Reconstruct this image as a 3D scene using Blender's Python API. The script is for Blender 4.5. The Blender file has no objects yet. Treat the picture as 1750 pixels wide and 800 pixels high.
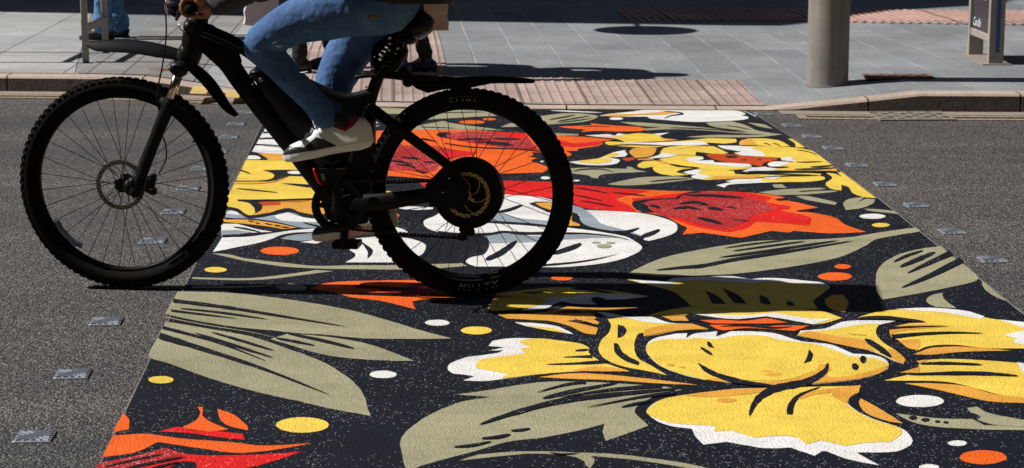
import bpy, math, random
from mathutils import Vector, Matrix, noise
from mathutils.geometry import tessellate_polygon
random.seed(7)
R = math.radians
# ------------------------------------------------------------------ camera
F = 3500.0; HOR = -260.0
PITCH = math.atan((400 - HOR) / F)
CH = math.cos(PITCH) * 760 / 476
scene = bpy.context.scene
cam_d = bpy.data.cameras.new('camera'); cam = bpy.data.objects.new('camera', cam_d)
scene.collection.objects.link(cam); scene.camera = cam
cam_d.sensor_width = 36; cam_d.lens = 36 * F / 1750
cam_d.clip_end = 2000; cam_d.clip_start = 0.1
cam.location = (0, 0, CH); cam.rotation_euler = (math.pi / 2 - PITCH, 0, 0)
cam_d.dof.use_dof = True; cam_d.dof.focus_distance = 7.2; cam_d.dof.aperture_fstop = 10
# ------------------------------------------------------------------ light
SUN_HEAD = R(92); SUN_EL = R(45)          # heading of travel, clockwise from +Y
w = bpy.data.worlds.new('World'); scene.world = w; w.use_nodes = True
nt = w.node_tree; bg = nt.nodes['Background']
sky = nt.nodes.new('ShaderNodeTexSky'); sky.sky_type = 'NISHITA'; sky.sun_disc = False
sky.sun_elevation = SUN_EL; sky.sun_rotation = R(272); sky.dust_density = 0.4; sky.ozone_density = 2.5
nt.links.new(sky.outputs[0], bg.inputs[0]); bg.inputs[1].default_value = 0.05
sd = bpy.data.lights.new('sun', 'SUN'); sd.energy = 5.0; sd.angle = R(0.5); sd.color = (1, 0.95, 0.88)
sun = bpy.data.objects.new('sun', sd); scene.collection.objects.link(sun)
trav = Vector((math.sin(SUN_HEAD) * math.cos(SUN_EL), math.cos(SUN_HEAD) * math.cos(SUN_EL), -math.sin(SUN_EL)))
sun.rotation_euler = trav.to_track_quat('-Z', 'Y').to_euler(); sun.location = (-20, 0, 20)
vs = scene.view_settings; vs.view_transform = 'Standard'; vs.look = 'None'; vs.exposure = 0.2; vs.gamma = 1; vs.use_curve_mapping = False

# ------------------------------------------------------------------ pixel -> world
def ray(px, py):
    u = (px - 875) / F; v = (400 - py) / F
    return Vector((u, math.cos(PITCH) + v * math.sin(PITCH), -math.sin(PITCH) + v * math.cos(PITCH)))
def G(px, py, z=0.0):
    d = ray(px, py); t = (z - CH) / d.z
    return Vector((d.x * t, d.y * t, z))
# ------------------------------------------------------------------ materials
def mat(name, col, rough=0.6, metal=0.0, spec=0.5):
    m = bpy.data.materials.new(name); m.use_nodes = True
    b = m.node_tree.nodes['Principled BSDF']
    b.inputs['Base Color'].default_value = (*col, 1); b.inputs['Roughness'].default_value = rough
    b.inputs['Metallic'].default_value = metal; b.inputs['Specular IOR Level'].default_value = spec
    return m
def N(m, t, **k):
    n = m.node_tree.nodes.new(t)
    for a, v in k.items(): setattr(n, a, v)
    return n
def L(m, a, b): m.node_tree.links.new(a, b)
def bsdf(m): return m.node_tree.nodes['Principled BSDF']
def ramp(m, src, stops, interp='LINEAR'):
    r = N(m, 'ShaderNodeValToRGB'); r.color_ramp.interpolation = interp
    e = r.color_ramp.elements
    while len(e) < len(stops): e.new(0.5)
    for i, (p, c) in enumerate(stops):
        e[i].position = p; e[i].color = (*c, 1) if len(c) == 3 else c
    L(m, src, r.inputs[0]); return r.outputs[0]
def mix(m, fac, a, b, mode='MIX'):
    n = N(m, 'ShaderNodeMix', data_type='RGBA', blend_type=mode)
    for s, v in ((n.inputs[0], fac), (n.inputs[6], a), (n.inputs[7], b)):
        if isinstance(v, (int, float)): s.default_value = v
        elif isinstance(v, tuple): s.default_value = (*v, 1)
        else: L(m, v, s)
    return n.outputs[2]
def g3(v): return (v, v, v)
def coords(m, scale=1.0, obj=False):
    tc = N(m, 'ShaderNodeNewGeometry')
    if scale == 1.0 and not obj: return tc.outputs['Position']
    if obj:
        tc = N(m, 'ShaderNodeTexCoord'); return tc.outputs['Object']
    return tc.outputs['Position']
def noise_n(m, vec, scale, detail=3, rough=0.5):
    n = N(m, 'ShaderNodeTexNoise'); n.inputs['Scale'].default_value = scale
    n.inputs['Detail'].default_value = detail; n.inputs['Roughness'].default_value = rough
    L(m, vec, n.inputs['Vector']); return n.outputs['Fac']
def voro(m, vec, scale, feat='F1'):
    n = N(m, 'ShaderNodeTexVoronoi', feature=feat); n.inputs['Scale'].default_value = scale
    L(m, vec, n.inputs['Vector']); return n
def bump(m, h, strength, dist):
    b = N(m, 'ShaderNodeBump'); b.inputs['Strength'].default_value = strength; b.inputs['Distance'].default_value = dist
    L(m, h, b.inputs['Height']); L(m, b.outputs[0], bsdf(m).inputs['Normal'])
def mathn(m, op, a, b=0.0, c=None):
    n = N(m, 'ShaderNodeMath', operation=op)
    for s, v in zip(n.inputs, (a, b, c)):
        if v is None: continue
        if isinstance(v, (int, float)): s.default_value = v
        else: L(m, v, s)
    return n.outputs[0]

def road_relief(m, amount=0.9, dist=0.004):
    P = coords(m)
    v = voro(m, P, 150); n2 = noise_n(m, P, 45, 4, 0.7)
    h = mathn(m, 'MULTIPLY_ADD', n2, 0.6, mathn(m, 'SUBTRACT', 1.0, v.outputs['Distance']))
    bump(m, h, amount, dist)
    return P, v
def asphalt():
    m = mat('asphalt', (0.1, 0.1, 0.1), 0.75)
    P, v = road_relief(m, 1.0, 0.006)
    sep = N(m, 'ShaderNodeSeparateColor'); L(m, v.outputs['Color'], sep.inputs[0])
    c = ramp(m, sep.outputs[0], [(0.0, (0.020, 0.020, 0.022)), (0.4, (0.082, 0.080, 0.083)), (0.8, (0.168, 0.163, 0.165)), (0.97, (0.36, 0.345, 0.33))])
    e = ramp(m, v.outputs['Distance'], [(0.3, g3(1)), (0.75, g3(0.3))])
    c = mix(m, 1.0, c, e, 'MULTIPLY')
    mp = N(m, 'ShaderNodeMapping'); L(m, P, mp.inputs[0]); mp.inputs['Scale'].default_value = (0.25, 1.5, 1)
    big = noise_n(m, mp.outputs[0], 1.1, 4, 0.6)
    t = ramp(m, big, [(0.32, (0.70, 0.70, 0.75)), (0.5, (0.98, 0.95, 0.93)), (0.68, (1.38, 1.28, 1.18))])
    c = mix(m, 1.0, c, t, 'MULTIPLY'); L(m, c, bsdf(m).inputs['Base Color'])
    return m
def paint(name, col, wear_glint=0.06, speck=(0.35, 0.33, 0.3), spots=0.0):
    m = mat(name, col, 0.55, spec=0.35)
    P, v = road_relief(m, 0.55, 0.004)
    sep = N(m, 'ShaderNodeSeparateColor'); L(m, v.outputs['Color'], sep.inputs[0])
    patch = noise_n(m, P, 2.2, 4, 0.6); v2 = voro(m, P, 150); s2 = N(m, 'ShaderNodeSeparateColor'); L(m, v2.outputs['Color'], s2.inputs[0])
    thr = mathn(m, 'MULTIPLY_ADD', patch, -wear_glint * 9.0, 1.0 + wear_glint * 3.2)
    f = mathn(m, 'GREATER_THAN', s2.outputs[0], thr)
    lim = mathn(m, 'MULTIPLY_ADD', s2.outputs[2], 0.35, 0.12)
    f = mathn(m, 'MULTIPLY', f, mathn(m, 'LESS_THAN', v2.outputs['Distance'], lim))
    f = mathn(m, 'MULTIPLY', f, mathn(m, 'MULTIPLY_ADD', s2.outputs[1], 0.7, 0.3))
    tone = noise_n(m, P, 9, 4, 0.65)
    c0 = mix(m, ramp(m, tone, [(0.3, g3(0)), (0.7, g3(1))]), tuple(x * 0.86 for x in col), tuple(min(x * 1.08, 0.9) for x in col))
    dirt = ramp(m, sep.outputs[1], [(0.9, g3(0)), (0.96, g3(0.35))])
    c0 = mix(m, dirt, c0, tuple(x * 0.45 for x in col))
    mp = N(m, 'ShaderNodeMapping'); L(m, P, mp.inputs[0]); mp.inputs['Scale'].default_value = (0.5, 2.2, 1)
    grime = noise_n(m, mp.outputs[0], 1.3, 6, 0.7); c0 = mix(m, 1.0, c0, ramp(m, grime, [(0.3, (0.80, 0.79, 0.78)), (0.55, g3(1.0))]), 'MULTIPLY')
    scuff = noise_n(m, mp.outputs[0], 26, 5, 0.75); c0 = mix(m, ramp(m, scuff, [(0.66, g3(0)), (0.76, g3(0.5))]), c0, tuple(x * 0.55 + 0.02 for x in col))
    c = mix(m, f, c0, speck); L(m, c, bsdf(m).inputs['Base Color'])
    return m
# ------------------------------------------------------------------ mesh builder
class MB:
    def __init__(s): s.v = []; s.f = []; s.m = []; s.mi = 0
    def add(s, vs_, fs):
        o = len(s.v); s.v += [tuple(x) for x in vs_]
        for f in fs: s.f.append(tuple(o + i for i in f)); s.m.append(s.mi)
    def box(s, c, d, rot=None, bev=0.0):
        c = Vector(c); hx, hy, hz = d[0] / 2, d[1] / 2, d[2] / 2
        if bev <= 0:
            vs_ = [Vector((x, y, z)) for x in (-hx, hx) for y in (-hy, hy) for z in (-hz, hz)]
            fs = [(0, 1, 3, 2), (4, 6, 7, 5), (0, 4, 5, 1), (2, 3, 7, 6), (0, 2, 6, 4), (1, 5, 7, 3)]
        else:
            b = bev; prof = []
            for z, k in ((-hz, b), (-hz + b, 0), (hz - b, 0), (hz, b)):
                X, Y = hx - k, hy - k
                prof.append([(X - b, -Y, z), (X, -Y + b, z), (X, Y - b, z), (X - b, Y, z), (-X + b, Y, z), (-X, Y - b, z), (-X, -Y + b, z), (-X + b, -Y, z)])
            vs_ = [Vector(p) for r in prof for p in r]; fs = []
            for i in range(3):
                for j in range(8): fs.append((i * 8 + j, i * 8 + (j + 1) % 8, (i + 1) * 8 + (j + 1) % 8, (i + 1) * 8 + j))
            fs += [tuple(range(7, -1, -1)), tuple(range(24, 32))]
        if rot is not None: vs_ = [rot @ v for v in vs_]
        s.add([v + c for v in vs_], fs)
    def tube(s, pts, rad, n=12, flat=1.0, side=None, closed=False, caps=True):
        pts = [Vector(p) for p in pts]; k = len(pts)
        if not isinstance(rad, (list, tuple)): rad = [rad] * k
        T = []
        for i in range(k):
            if closed: t = pts[(i + 1) % k] - pts[i - 1]
            else: t = pts[min(i + 1, k - 1)] - pts[max(i - 1, 0)]
            T.append(t.normalized())
        a = side if side else (Vector((0, 1, 0)) if abs(T[0].y) < 0.9 else Vector((0, 0, 1)))
        rings = []
        for i in range(k):
            a = (a - T[i] * a.dot(T[i])).normalized(); b = T[i].cross(a)
            rings.append([pts[i] + (a * math.cos(q) * flat + b * math.sin(q)) * rad[i] for q in [2 * math.pi * j / n for j in range(n)]])
        vs_ = [v for r in rings for v in r]; fs = []
        for i in range(k if closed else k - 1):
            i2 = (i + 1) % k
            for j in range(n): fs.append((i * n + j, i * n + (j + 1) % n, i2 * n + (j + 1) % n, i2 * n + j))
        if not closed and caps: fs += [tuple(range(n - 1, -1, -1)), tuple((k - 1) * n + j for j in range(n))]
        s.add(vs_, fs)
    def limb(s, pts, rad, n=16, flat=1.0, side=None, sub=5):     # smooth tube with round ends
        P = [Vector(p) for p in pts]; out = []; ro = []
        for i in range(len(P) - 1):
            p0 = P[max(i - 1, 0)]; p1 = P[i]; p2 = P[i + 1]; p3 = P[min(i + 2, len(P) - 1)]
            for j in range(sub):
                t = j / sub
                out.append(0.5 * ((2 * p1) + (p2 - p0) * t + (2 * p0 - 5 * p1 + 4 * p2 - p3) * t * t + (3 * p1 - p0 - 3 * p2 + p3) * t ** 3))
                ro.append(rad[i] + (rad[i + 1] - rad[i]) * t)
        out.append(P[-1]); ro.append(rad[-1])
        d0 = (out[0] - out[1]).normalized(); d1 = (out[-1] - out[-2]).normalized()
        pre = [(out[0] + d0 * ro[0] * math.sin(a), ro[0] * math.cos(a)) for a in (1.35, 0.9, 0.45)]
        post = [(out[-1] + d1 * ro[-1] * math.sin(a), ro[-1] * math.cos(a)) for a in (0.45, 0.9, 1.35)]
        pts2 = [p for p, _ in pre] + out + [p for p, _ in post]; r2 = [r for _, r in pre] + ro + [r for _, r in post]
        s.tube(pts2, r2, n, flat, side)
    def ell(s, c, d, n=16, rot=None):
        c = Vector(c); vs_ = []; fs = []; m_ = n // 2
        for i in range(1, m_):
            a = math.pi * i / m_
            for j in range(n):
                q = 2 * math.pi * j / n
                vs_.append(Vector((d[0] * math.sin(a) * math.cos(q), d[1] * math.sin(a) * math.sin(q), d[2] * math.cos(a))))
        vs_ += [Vector((0, 0, d[2])), Vector((0, 0, -d[2]))]; t = len(vs_) - 2
        for i in range(m_ - 2):
            for j in range(n): fs.append((i * n + j, (i + 1) * n + j, (i + 1) * n + (j + 1) % n, i * n + (j + 1) % n))
        for j in range(n):
            fs.append((t, j, (j + 1) % n)); fs.append((t + 1, (m_ - 2) * n + (j + 1) % n, (m_ - 2) * n + j))
        if rot is not None: vs_ = [rot @ v for v in vs_]
        s.add([v + c for v in vs_], fs)
    def lathe(s, c, prof, n=48, axis='y', closed=True):   # prof: (radius, offset along axis)
        c = Vector(c); vs_ = []; k = len(prof)
        for j in range(n):
            q = 2 * math.pi * j / n
            for r, o in prof:
                x, z = r * math.cos(q), r * math.sin(q)
                vs_.append(c + (Vector((x, o, z)) if axis == 'y' else Vector((x, z, o)) if axis == 'z' else Vector((o, x, z))))
        fs = []
        for j in range(n):
            j2 = (j + 1) % n
            for i in range(k if closed else k - 1):
                i2 = (i + 1) % k; fs.append((j * k + i, j * k + i2, j2 * k + i2, j2 * k + i))
        s.add(vs_, fs)
    def cyl(s, c, r, h, n=24, axis='y', bev=0.0):
        b = bev or min(r, h) * 0.08
        s.lathe(c, [(0.0001, -h / 2), (r - b, -h / 2), (r, -h / 2 + b), (r, h / 2 - b), (r - b, h / 2), (0.0001, h / 2)], n, axis, False)
    def prism(s, poly, y0, y1, bev=0.0):     # poly in x,z ; extruded along y
        tri = tessellate_polygon([[Vector((p[0], p[1], 0)) for p in poly]]); n = len(poly)
        vs_ = [(p[0], y0, p[1]) for p in poly] + [(p[0], y1, p[1]) for p in poly]
        fs = [tuple(t) for t in tri] + [tuple(n + i for i in reversed(t)) for t in tri]
        fs += [(i, (i + 1) % n, n + (i + 1) % n, n + i) for i in range(n)]
        s.add(vs_, fs)
    def sheet(s, poly, z, fn=None):
        tri = tessellate_polygon([[Vector((p[0], p[1], 0)) for p in poly]])
        vs_ = [(p[0], p[1], z) for p in poly]; fs = []
        for t in tri:
            a, b, c = (Vector(vs_[i]) for i in t)
            fs.append(tuple(t) if (b - a).cross(c - a).z > 0 else tuple(reversed(t)))
        s.add(vs_, fs)
def obj(name, mb, mats, parent=None, smooth=False, sharp=None):
    me = bpy.data.meshes.new(name); me.from_pydata(mb.v, [], mb.f)
    if not isinstance(mats, (list, tuple)): mats = [mats]
    for m in mats: me.materials.append(m)
    if len(mats) > 1: me.polygons.foreach_set('material_index', mb.m)
    if smooth:
        me.polygons.foreach_set('use_smooth', [True] * len(me.polygons))
        if sharp: me.set_sharp_from_angle(angle=R(sharp))
    me.update(); o = bpy.data.objects.new(name, me); scene.collection.objects.link(o)
    if parent: o.parent = parent
    return o
def tag(o, label, cat, group=None):
    o['label'] = label; o['category'] = cat
    if group: o['group'] = group
    return o
def struct(o): o['kind'] = 'structure'; return o
def thing(name, label, cat, loc=(0, 0, 0), rz=0, group=None):
    o = bpy.data.objects.new(name, None); scene.collection.objects.link(o)
    o.location = loc; o.rotation_euler = (0, 0, rz); o.empty_display_size = 0.1
    return tag(o, label, cat, group)
# ------------------------------------------------------------------ street surfaces
KB = [(-900, 148), (-400, 152), (0, 156.5), (160, 158), (340, 164), (450, 171), (600, 181), (640, 183), (900, 187), (1290, 189), (1450, 191), (1750, 192.5), (2300, 196), (3000, 200)]
KW = [G(*p) for p in KB]
def kerb_y(x):
    for a, b in zip(KW, KW[1:]):
        if a.x <= x <= b.x: return a.y + (b.y - a.y) * (x - a.x) / (b.x - a.x)
    return KW[0].y if x < KW[0].x else KW[-1].y
XL0, XL1 = G(250, 160).x, G(470, 172).x; XR0, XR1 = G(1308, 188).x, G(1572, 191).x
def lin(x, a, b): return max(0, min(1, (x - a) / (b - a)))
def kerb_h(x):
    if x < XL1: return 0.008 + 0.095 * (1 - lin(x, XL0, XL1))
    if x > XR0: return 0.008 + 0.105 * lin(x, XR0, XR1)
    return 0.008
def pav_h(x, y):
    h0 = kerb_h(x); t = lin(y - kerb_y(x) - 0.14, 0, 2.2); return h0 + (0.105 - h0) * t
def GP(px, py, dz=0.0):          # pixel to pavement surface
    z = 0.1
    for _ in range(6):
        p = G(px, py, z); z = pav_h(p.x, p.y) + dz
    return G(px, py, z)
m_asph = asphalt()
def slab_mat(name, c1, c2, mortar, bw, rh, msize, head=-3.3, tintscale=0.8, off=(0, 0)):
    m = mat(name, c1, 0.7, spec=0.3); P = coords(m)
    mp = N(m, 'ShaderNodeMapping'); L(m, P, mp.inputs[0]); mp.inputs['Rotation'].default_value = (0, 0, R(90 + head)); mp.inputs['Location'].default_value = (off[0], off[1], 0)
    sx = N(m, 'ShaderNodeSeparateXYZ'); L(m, mp.outputs[0], sx.inputs[0]); cx = N(m, 'ShaderNodeCombineXYZ')
    L(m, sx.outputs[0], cx.inputs[0]); L(m, sx.outputs[1], cx.inputs[1])
    b = N(m, 'ShaderNodeTexBrick'); L(m, cx.outputs[0], b.inputs['Vector'])
    b.inputs['Scale'].default_value = 1; b.inputs['Brick Width'].default_value = bw; b.inputs['Row Height'].default_value = rh
    b.inputs['Mortar Size'].default_value = msize; b.inputs['Mortar Smooth'].default_value = 0.3
    b.inputs['Color1'].default_value = (*c1, 1); b.inputs['Color2'].default_value = (*c2, 1); b.inputs['Mortar'].default_value = (*mortar, 1)
    n1 = noise_n(m, P, tintscale, 5, 0.6); n2 = noise_n(m, P, 45, 3, 0.7); n3 = noise_n(m, P, 5, 5, 0.7)
    c = mix(m, 1.0, b.outputs['Color'], ramp(m, n1, [(0.3, g3(0.8)), (0.7, g3(1.2))]), 'MULTIPLY')
    c = mix(m, 1.0, c, ramp(m, n2, [(0.3, g3(0.82)), (0.7, g3(1.15))]), 'MULTIPLY')
    c = mix(m, 1.0, c, ramp(m, n3, [(0.35, g3(0.88)), (0.6, g3(1.04))]), 'MULTIPLY')
    if name == 'grey_slabs':
        jn_ = noise_n(m, P, 1.7, 4, 0.7); c = mix(m, mathn(m, 'MULTIPLY', b.outputs['Fac'], ramp(m, jn_, [(0.42, g3(0.6)), (0.62, g3(0))])), c, tuple(x * 0.8 for x in c1))
        sp = voro(m, P, 9); sc2 = N(m, 'ShaderNodeSeparateColor'); L(m, sp.outputs['Color'], sc2.inputs[0])
        gum = mathn(m, 'MULTIPLY', mathn(m, 'LESS_THAN', sp.outputs['Distance'], 0.17), mathn(m, 'GREATER_THAN', sc2.outputs[0], 0.9)); c = mix(m, mathn(m, 'MULTIPLY', gum, 0.5), c, tuple(x * 0.55 for x in c1))
    L(m, c, bsdf(m).inputs['Base Color'])
    h = mathn(m, 'MULTIPLY_ADD', n2, 0.3, mathn(m, 'MULTIPLY', b.outputs['Fac'], -1.0)); bump(m, h, 0.6, 0.004)
    return m
m_slab = slab_mat('grey_slabs', (0.205, 0.22, 0.24), (0.255, 0.27, 0.29), (0.44, 0.42, 0.40), 1.25, 0.3, 0.006, off=(0, 0.03))
m_flag = slab_mat('pale_flags', (0.34, 0.35, 0.36), (0.39, 0.395, 0.405), (0.16, 0.15, 0.15), 1.0, 0.66, 0.007, off=(0.35, 0.2))
m_sett = slab_mat('dark_setts', (0.23, 0.225, 0.225), (0.30, 0.29, 0.285), (0.12, 0.115, 0.11), 0.42, 0.24, 0.008, off=(0.1, 0.1))
m_blis = slab_mat('buff_tactile', (0.35, 0.265, 0.245), (0.45, 0.345, 0.315), (0.14, 0.10, 0.09), 0.4, 0.4, 0.006)
m_kerb = slab_mat('kerb_stone', (0.46, 0.36, 0.30), (0.50, 0.40, 0.335), (0.1, 0.07, 0.05), 50, 50, 0.0)

mb = MB(); mb.sheet([(-300, -200), (300, -200), (300, 400), (-300, 400)], -0.06)
struct(obj('ground', mb, m_asph))
# road sheet: up to the kerb line
mb = MB(); xs = [-60, -30, -15] + [KW[0].x + i * 0.15 for i in range(0, int((KW[-1].x - KW[0].x) / 0.15))] + [15, 30, 60]
xs = sorted(set(xs)); 
for i, x in enumerate(xs): mb.v += [(x, -25, 0), (x, 3, 0), (x, kerb_y(x) + 0.02, 0)]
for i in range(len(xs) - 1):
    for j in range(2): mb.f.append((i * 3 + j, i * 3 + 3 + j, i * 3 + 4 + j, i * 3 + 1 + j)); mb.m.append(0)
struct(obj('road', mb, m_asph))
# pavement heightfield
DH = Vector((math.sin(R(-3.3)), math.cos(R(-3.3)), 0)); AH = Vector((DH.y, -DH.x, 0))
mb = MB(); dd = [0.14 + 0.1 * i for i in range(40)] + [4.5, 6, 8, 10, 14, 20, 45]
for x in xs:
    for d in dd:
        y = kerb_y(x) + d; mb.v.append((x, y, pav_h(x, y)))
nd = len(dd)
# regions by polygon, in pixels
def pol(pts, f=GP): return [(q.x, q.y) for q in (f(*p) for p in pts)]
def inside(p, poly):
    c = False; n = len(poly)
    for i in range(n):
        x1, y1 = poly[i]; x2, y2 = poly[i - 1]
        if (y1 > p[1]) != (y2 > p[1]) and p[0] < (x2 - x1) * (p[1] - y1) / (y2 - y1) + x1: c = not c
    return c
for i in range(len(xs) - 1):
    for j in range(nd - 1): mb.f.append((i * nd + j, (i + 1) * nd + j, (i + 1) * nd + j + 1, i * nd + j + 1)); mb.m.append(0)
struct(obj('pavement', mb, m_slab, smooth=True))
def overlay(name, px, m, dz, f=GP):
    """thin paving laid over the pavement surface, cut to a polygon outline and following its slope"""
    P = pol(px); out = MB(); n = len(P)
    X0, X1 = min(p[0] for p in P), max(p[0] for p in P); Y0, Y1 = min(p[1] for p in P), max(p[1] for p in P)
    # clip grid cells against convex polygon
    def clip(cell):
        for i in range(n):
            a = P[i]; b = P[(i + 1) % n]; new = []
            def sd_(p): return ((b[0] - a[0]) * (p[1] - a[1]) - (b[1] - a[1]) * (p[0] - a[0])) * ORI
            for k in range(len(cell)):
                p, q = cell[k], cell[(k + 1) % len(cell)]; sp, sq = sd_(p), sd_(q)
                if sp >= 0: new.append(p)
                if (sp >= 0) != (sq >= 0):
                    t = sp / (sp - sq); new.append((p[0] + (q[0] - p[0]) * t, p[1] + (q[1] - p[1]) * t))
            cell = new
            if len(cell) < 3: return None
        return cell
    area = sum(P[i][0] * P[(i + 1) % n][1] - P[(i + 1) % n][0] * P[i][1] for i in range(n)); ORI = 1 if area > 0 else -1
    st = 0.2; x = X0
    while x < X1:
        y = Y0
        while y < Y1:
            c = clip([(x, y), (x + st, y), (x + st, y + st), (x, y + st)])
            if c and max(p[1] - kerb_y(p[0]) for p in c) > 0.16:
                c = [(p[0], max(p[1], kerb_y(p[0]) + 0.153)) for p in c]
                out.add([(p[0], p[1], pav_h(p[0], p[1]) + dz) for p in c], [tuple(range(len(c)))])
            y += st
        x += st
    return struct(obj(name, out, m)), P
overlay('pale_paving', [(-700, 151), (-700, -20), (330, -20), (305, 24), (126, 130), (120, 151)], m_flag, 0.004)
overlay('sett_band', [(121, 150), (128, 128), (305, 24), (430, 24), (330, 158)], m_sett, 0.006)
overlay('pale_paving', [(330, 158), (430, 24), (560, -20), (560, 30), (500, 80), (440, 165)], m_flag, 0.004)
# tactile areas
T1 = [(440, 168), (1312, 185.5), (1266, 139), (500, 132)]
T2 = [(500, 132.2), (766, 134.5), (744, 42), (560, 38)]
def pav_pol(P): return P
_, P1 = overlay('tactile_paving', T1, m_blis, 0.006); _, P2 = overlay('tactile_stem', T2, m_blis, 0.006)
mb = MB()
org = GP(900, 180); org.z = 0
for ia in range(-80, 80):
    for idd in range(-4, 130):
        p = org + AH * (ia * 0.0667 + 0.033) + DH * (idd * 0.0667 + 0.033)
        if not (inside((p.x, p.y), P1) or inside((p.x, p.y), P2)): continue
        if kerb_y(p.x) + 0.19 > p.y: continue
        z = pav_h(p.x, p.y) + 0.0055; r = 0.0145; n = 8; vs_ = []
        for rr, zz in ((r, 0), (r * 0.72, 0.0055)):
            vs_ += [(p.x + rr * math.cos(2 * math.pi * k / n), p.y + rr * math.sin(2 * math.pi * k / n), z + zz) for k in range(n)]
        mb.add(vs_, [(k, (k + 1) % n, n + (k + 1) % n, n + k) for k in range(n)] + [tuple(range(n, 2 * n))])
o = obj('tactile_blisters', mb, m_blis); struct(o)
# ribbed warning strip further back
m_rib = slab_mat('red_ribbed_paving', (0.40, 0.25, 0.22), (0.47, 0.31, 0.27), (0.2, 0.12, 0.1), 0.4, 0.4, 0.006)
_, P3 = overlay('ribbed_paving', [(1050, 14), (1078, 38), (1350, 37), (1480, 40), (1900, 46), (1900, 20), (1500, 18)], m_rib, 0.006)
mb = MB(); org2 = GP(1100, 30); org2.z = 0
for ia in range(-10, 110):
    seg = []
    for idd in range(-60, 60):
        p = org2 + AH * (ia * 0.075) + DH * (idd * 0.03)
        if inside((p.x, p.y), P3): seg.append(p)
    if len(seg) > 1:
        a, b = seg[0], seg[-1]; c = (a + b) / 2; z = pav_h(c.x, c.y) + 0.008
        mb.box((c.x, c.y, z), (0.034, (b - a).length, 0.010), Matrix.Rotation(R(3.3), 3, 'Z'), 0.003)
struct(obj('tactile_ribs', mb, m_rib))
# kerb
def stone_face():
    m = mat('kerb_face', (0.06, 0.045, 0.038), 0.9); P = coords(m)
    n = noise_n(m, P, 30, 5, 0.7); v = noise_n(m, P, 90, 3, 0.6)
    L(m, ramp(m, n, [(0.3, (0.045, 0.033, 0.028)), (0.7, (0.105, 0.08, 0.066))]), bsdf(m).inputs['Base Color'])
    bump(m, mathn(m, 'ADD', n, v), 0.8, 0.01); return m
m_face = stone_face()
kx = KW[0].x; k = 0
kr = MB()
while kx < KW[-1].x - 0.9:
    L_ = 0.91; x0, x1 = kx + 0.005, kx + L_ - 0.005; st = []
    for i in range(7):
        x = x0 + (x1 - x0) * i / 6; y = kerb_y(x); h = kerb_h(x)
        st.append([(x, y + 0.01, -0.02), (x, y, 0.003), (x, y + 0.004, max(h - 0.016, 0.004)), (x, y + 0.014, h - 0.004 if h > 0.03 else h), (x, y + 0.028, h), (x, y + 0.148, h + 0.001), (x, y + 0.15, -0.02)])
    o_ = len(kr.v)
    for r_ in st: kr.v += r_
    for i in range(6):
        for j in range(6):
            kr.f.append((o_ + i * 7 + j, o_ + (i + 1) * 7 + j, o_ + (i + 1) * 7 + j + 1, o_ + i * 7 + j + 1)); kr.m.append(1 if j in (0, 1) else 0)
    for e in (0, 6): kr.f.append(tuple(o_ + e * 7 + j for j in (range(7) if e else range(6, -1, -1)))); kr.m.append(1)
    kx += L_
struct(obj('kerb', kr, [m_kerb, m_face]))
# channel strip + yellow lines
m_chan = mat('channel', (0.27, 0.23, 0.20), 0.8); P = coords(m_chan); nn = noise_n(m_chan, P, 70, 4, 0.7)
L(m_chan, ramp(m_chan, nn, [(0.3, (0.16, 0.135, 0.12)), (0.7, (0.36, 0.31, 0.27))]), bsdf(m_chan).inputs['Base Color'])
m_yl = mat('line_yellow', (0.45, 0.36, 0.2), 0.7); P = coords(m_yl); nn = noise_n(m_yl, P, 40, 4, 0.75)
L(m_yl, ramp(m_yl, nn, [(0.38, (0.17, 0.15, 0.12)), (0.62, (0.48, 0.36, 0.19))]), bsdf(m_yl).inputs['Base Color'])
def strip(name, a, b, off0, off1, m, z):
    s = MB(); X0, X1 = G(*a).x, G(*b).x; n = 60; r_ = []
    for i in range(n + 1):
        x = X0 + (X1 - X0) * i / n; y = kerb_y(x); r_.append(((x, y - off0, z), (x, y - off1, z)))
    for i in range(n): s.add([r_[i][0], r_[i + 1][0], r_[i + 1][1], r_[i][1]], [(3, 2, 1, 0)])
    return struct(obj(name, s, m))
strip('gutter_strip', (-800, 156), (445, 171), 0.002, 0.17, m_chan, 0.003); strip('gutter_strip', (1330, 190), (2900, 200), 0.002, 0.17, m_chan, 0.003)
strip('yellow_line', (-800, 156), (410, 170), 0.19, 0.24, m_yl, 0.004); strip('yellow_line', (-800, 156), (405, 170), 0.31, 0.36, m_yl, 0.004)
strip('yellow_line', (1366, 190), (2900, 200), 0.20, 0.25, m_yl, 0.004); strip('yellow_line', (1352, 190), (2900, 200), 0.33, 0.38, m_yl, 0.004)
strip('yellow_line', (1352, 190), (1366, 190), 0.20, 0.38, m_yl, 0.005)
m_yb = paint('kerb_mark_yellow', (0.75, 0.55, 0.2), 0.2)
for (a, b, c, d_) in (((330, 150), (360, 151), (352, 163), (324, 162)), ((388, 156), (413, 157), (408, 170), (384, 168))):
    s = MB(); pp = [GP(*a), GP(*b), GP(*c), GP(*d_)]
    s.add([(p.x, p.y, (pav_h(p.x, p.y) if p.y > kerb_y(p.x) + 0.14 else kerb_h(p.x)) + 0.009) for p in pp], [(3, 2, 1, 0)]); struct(obj('kerb_marking', s, m_yb))
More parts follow.
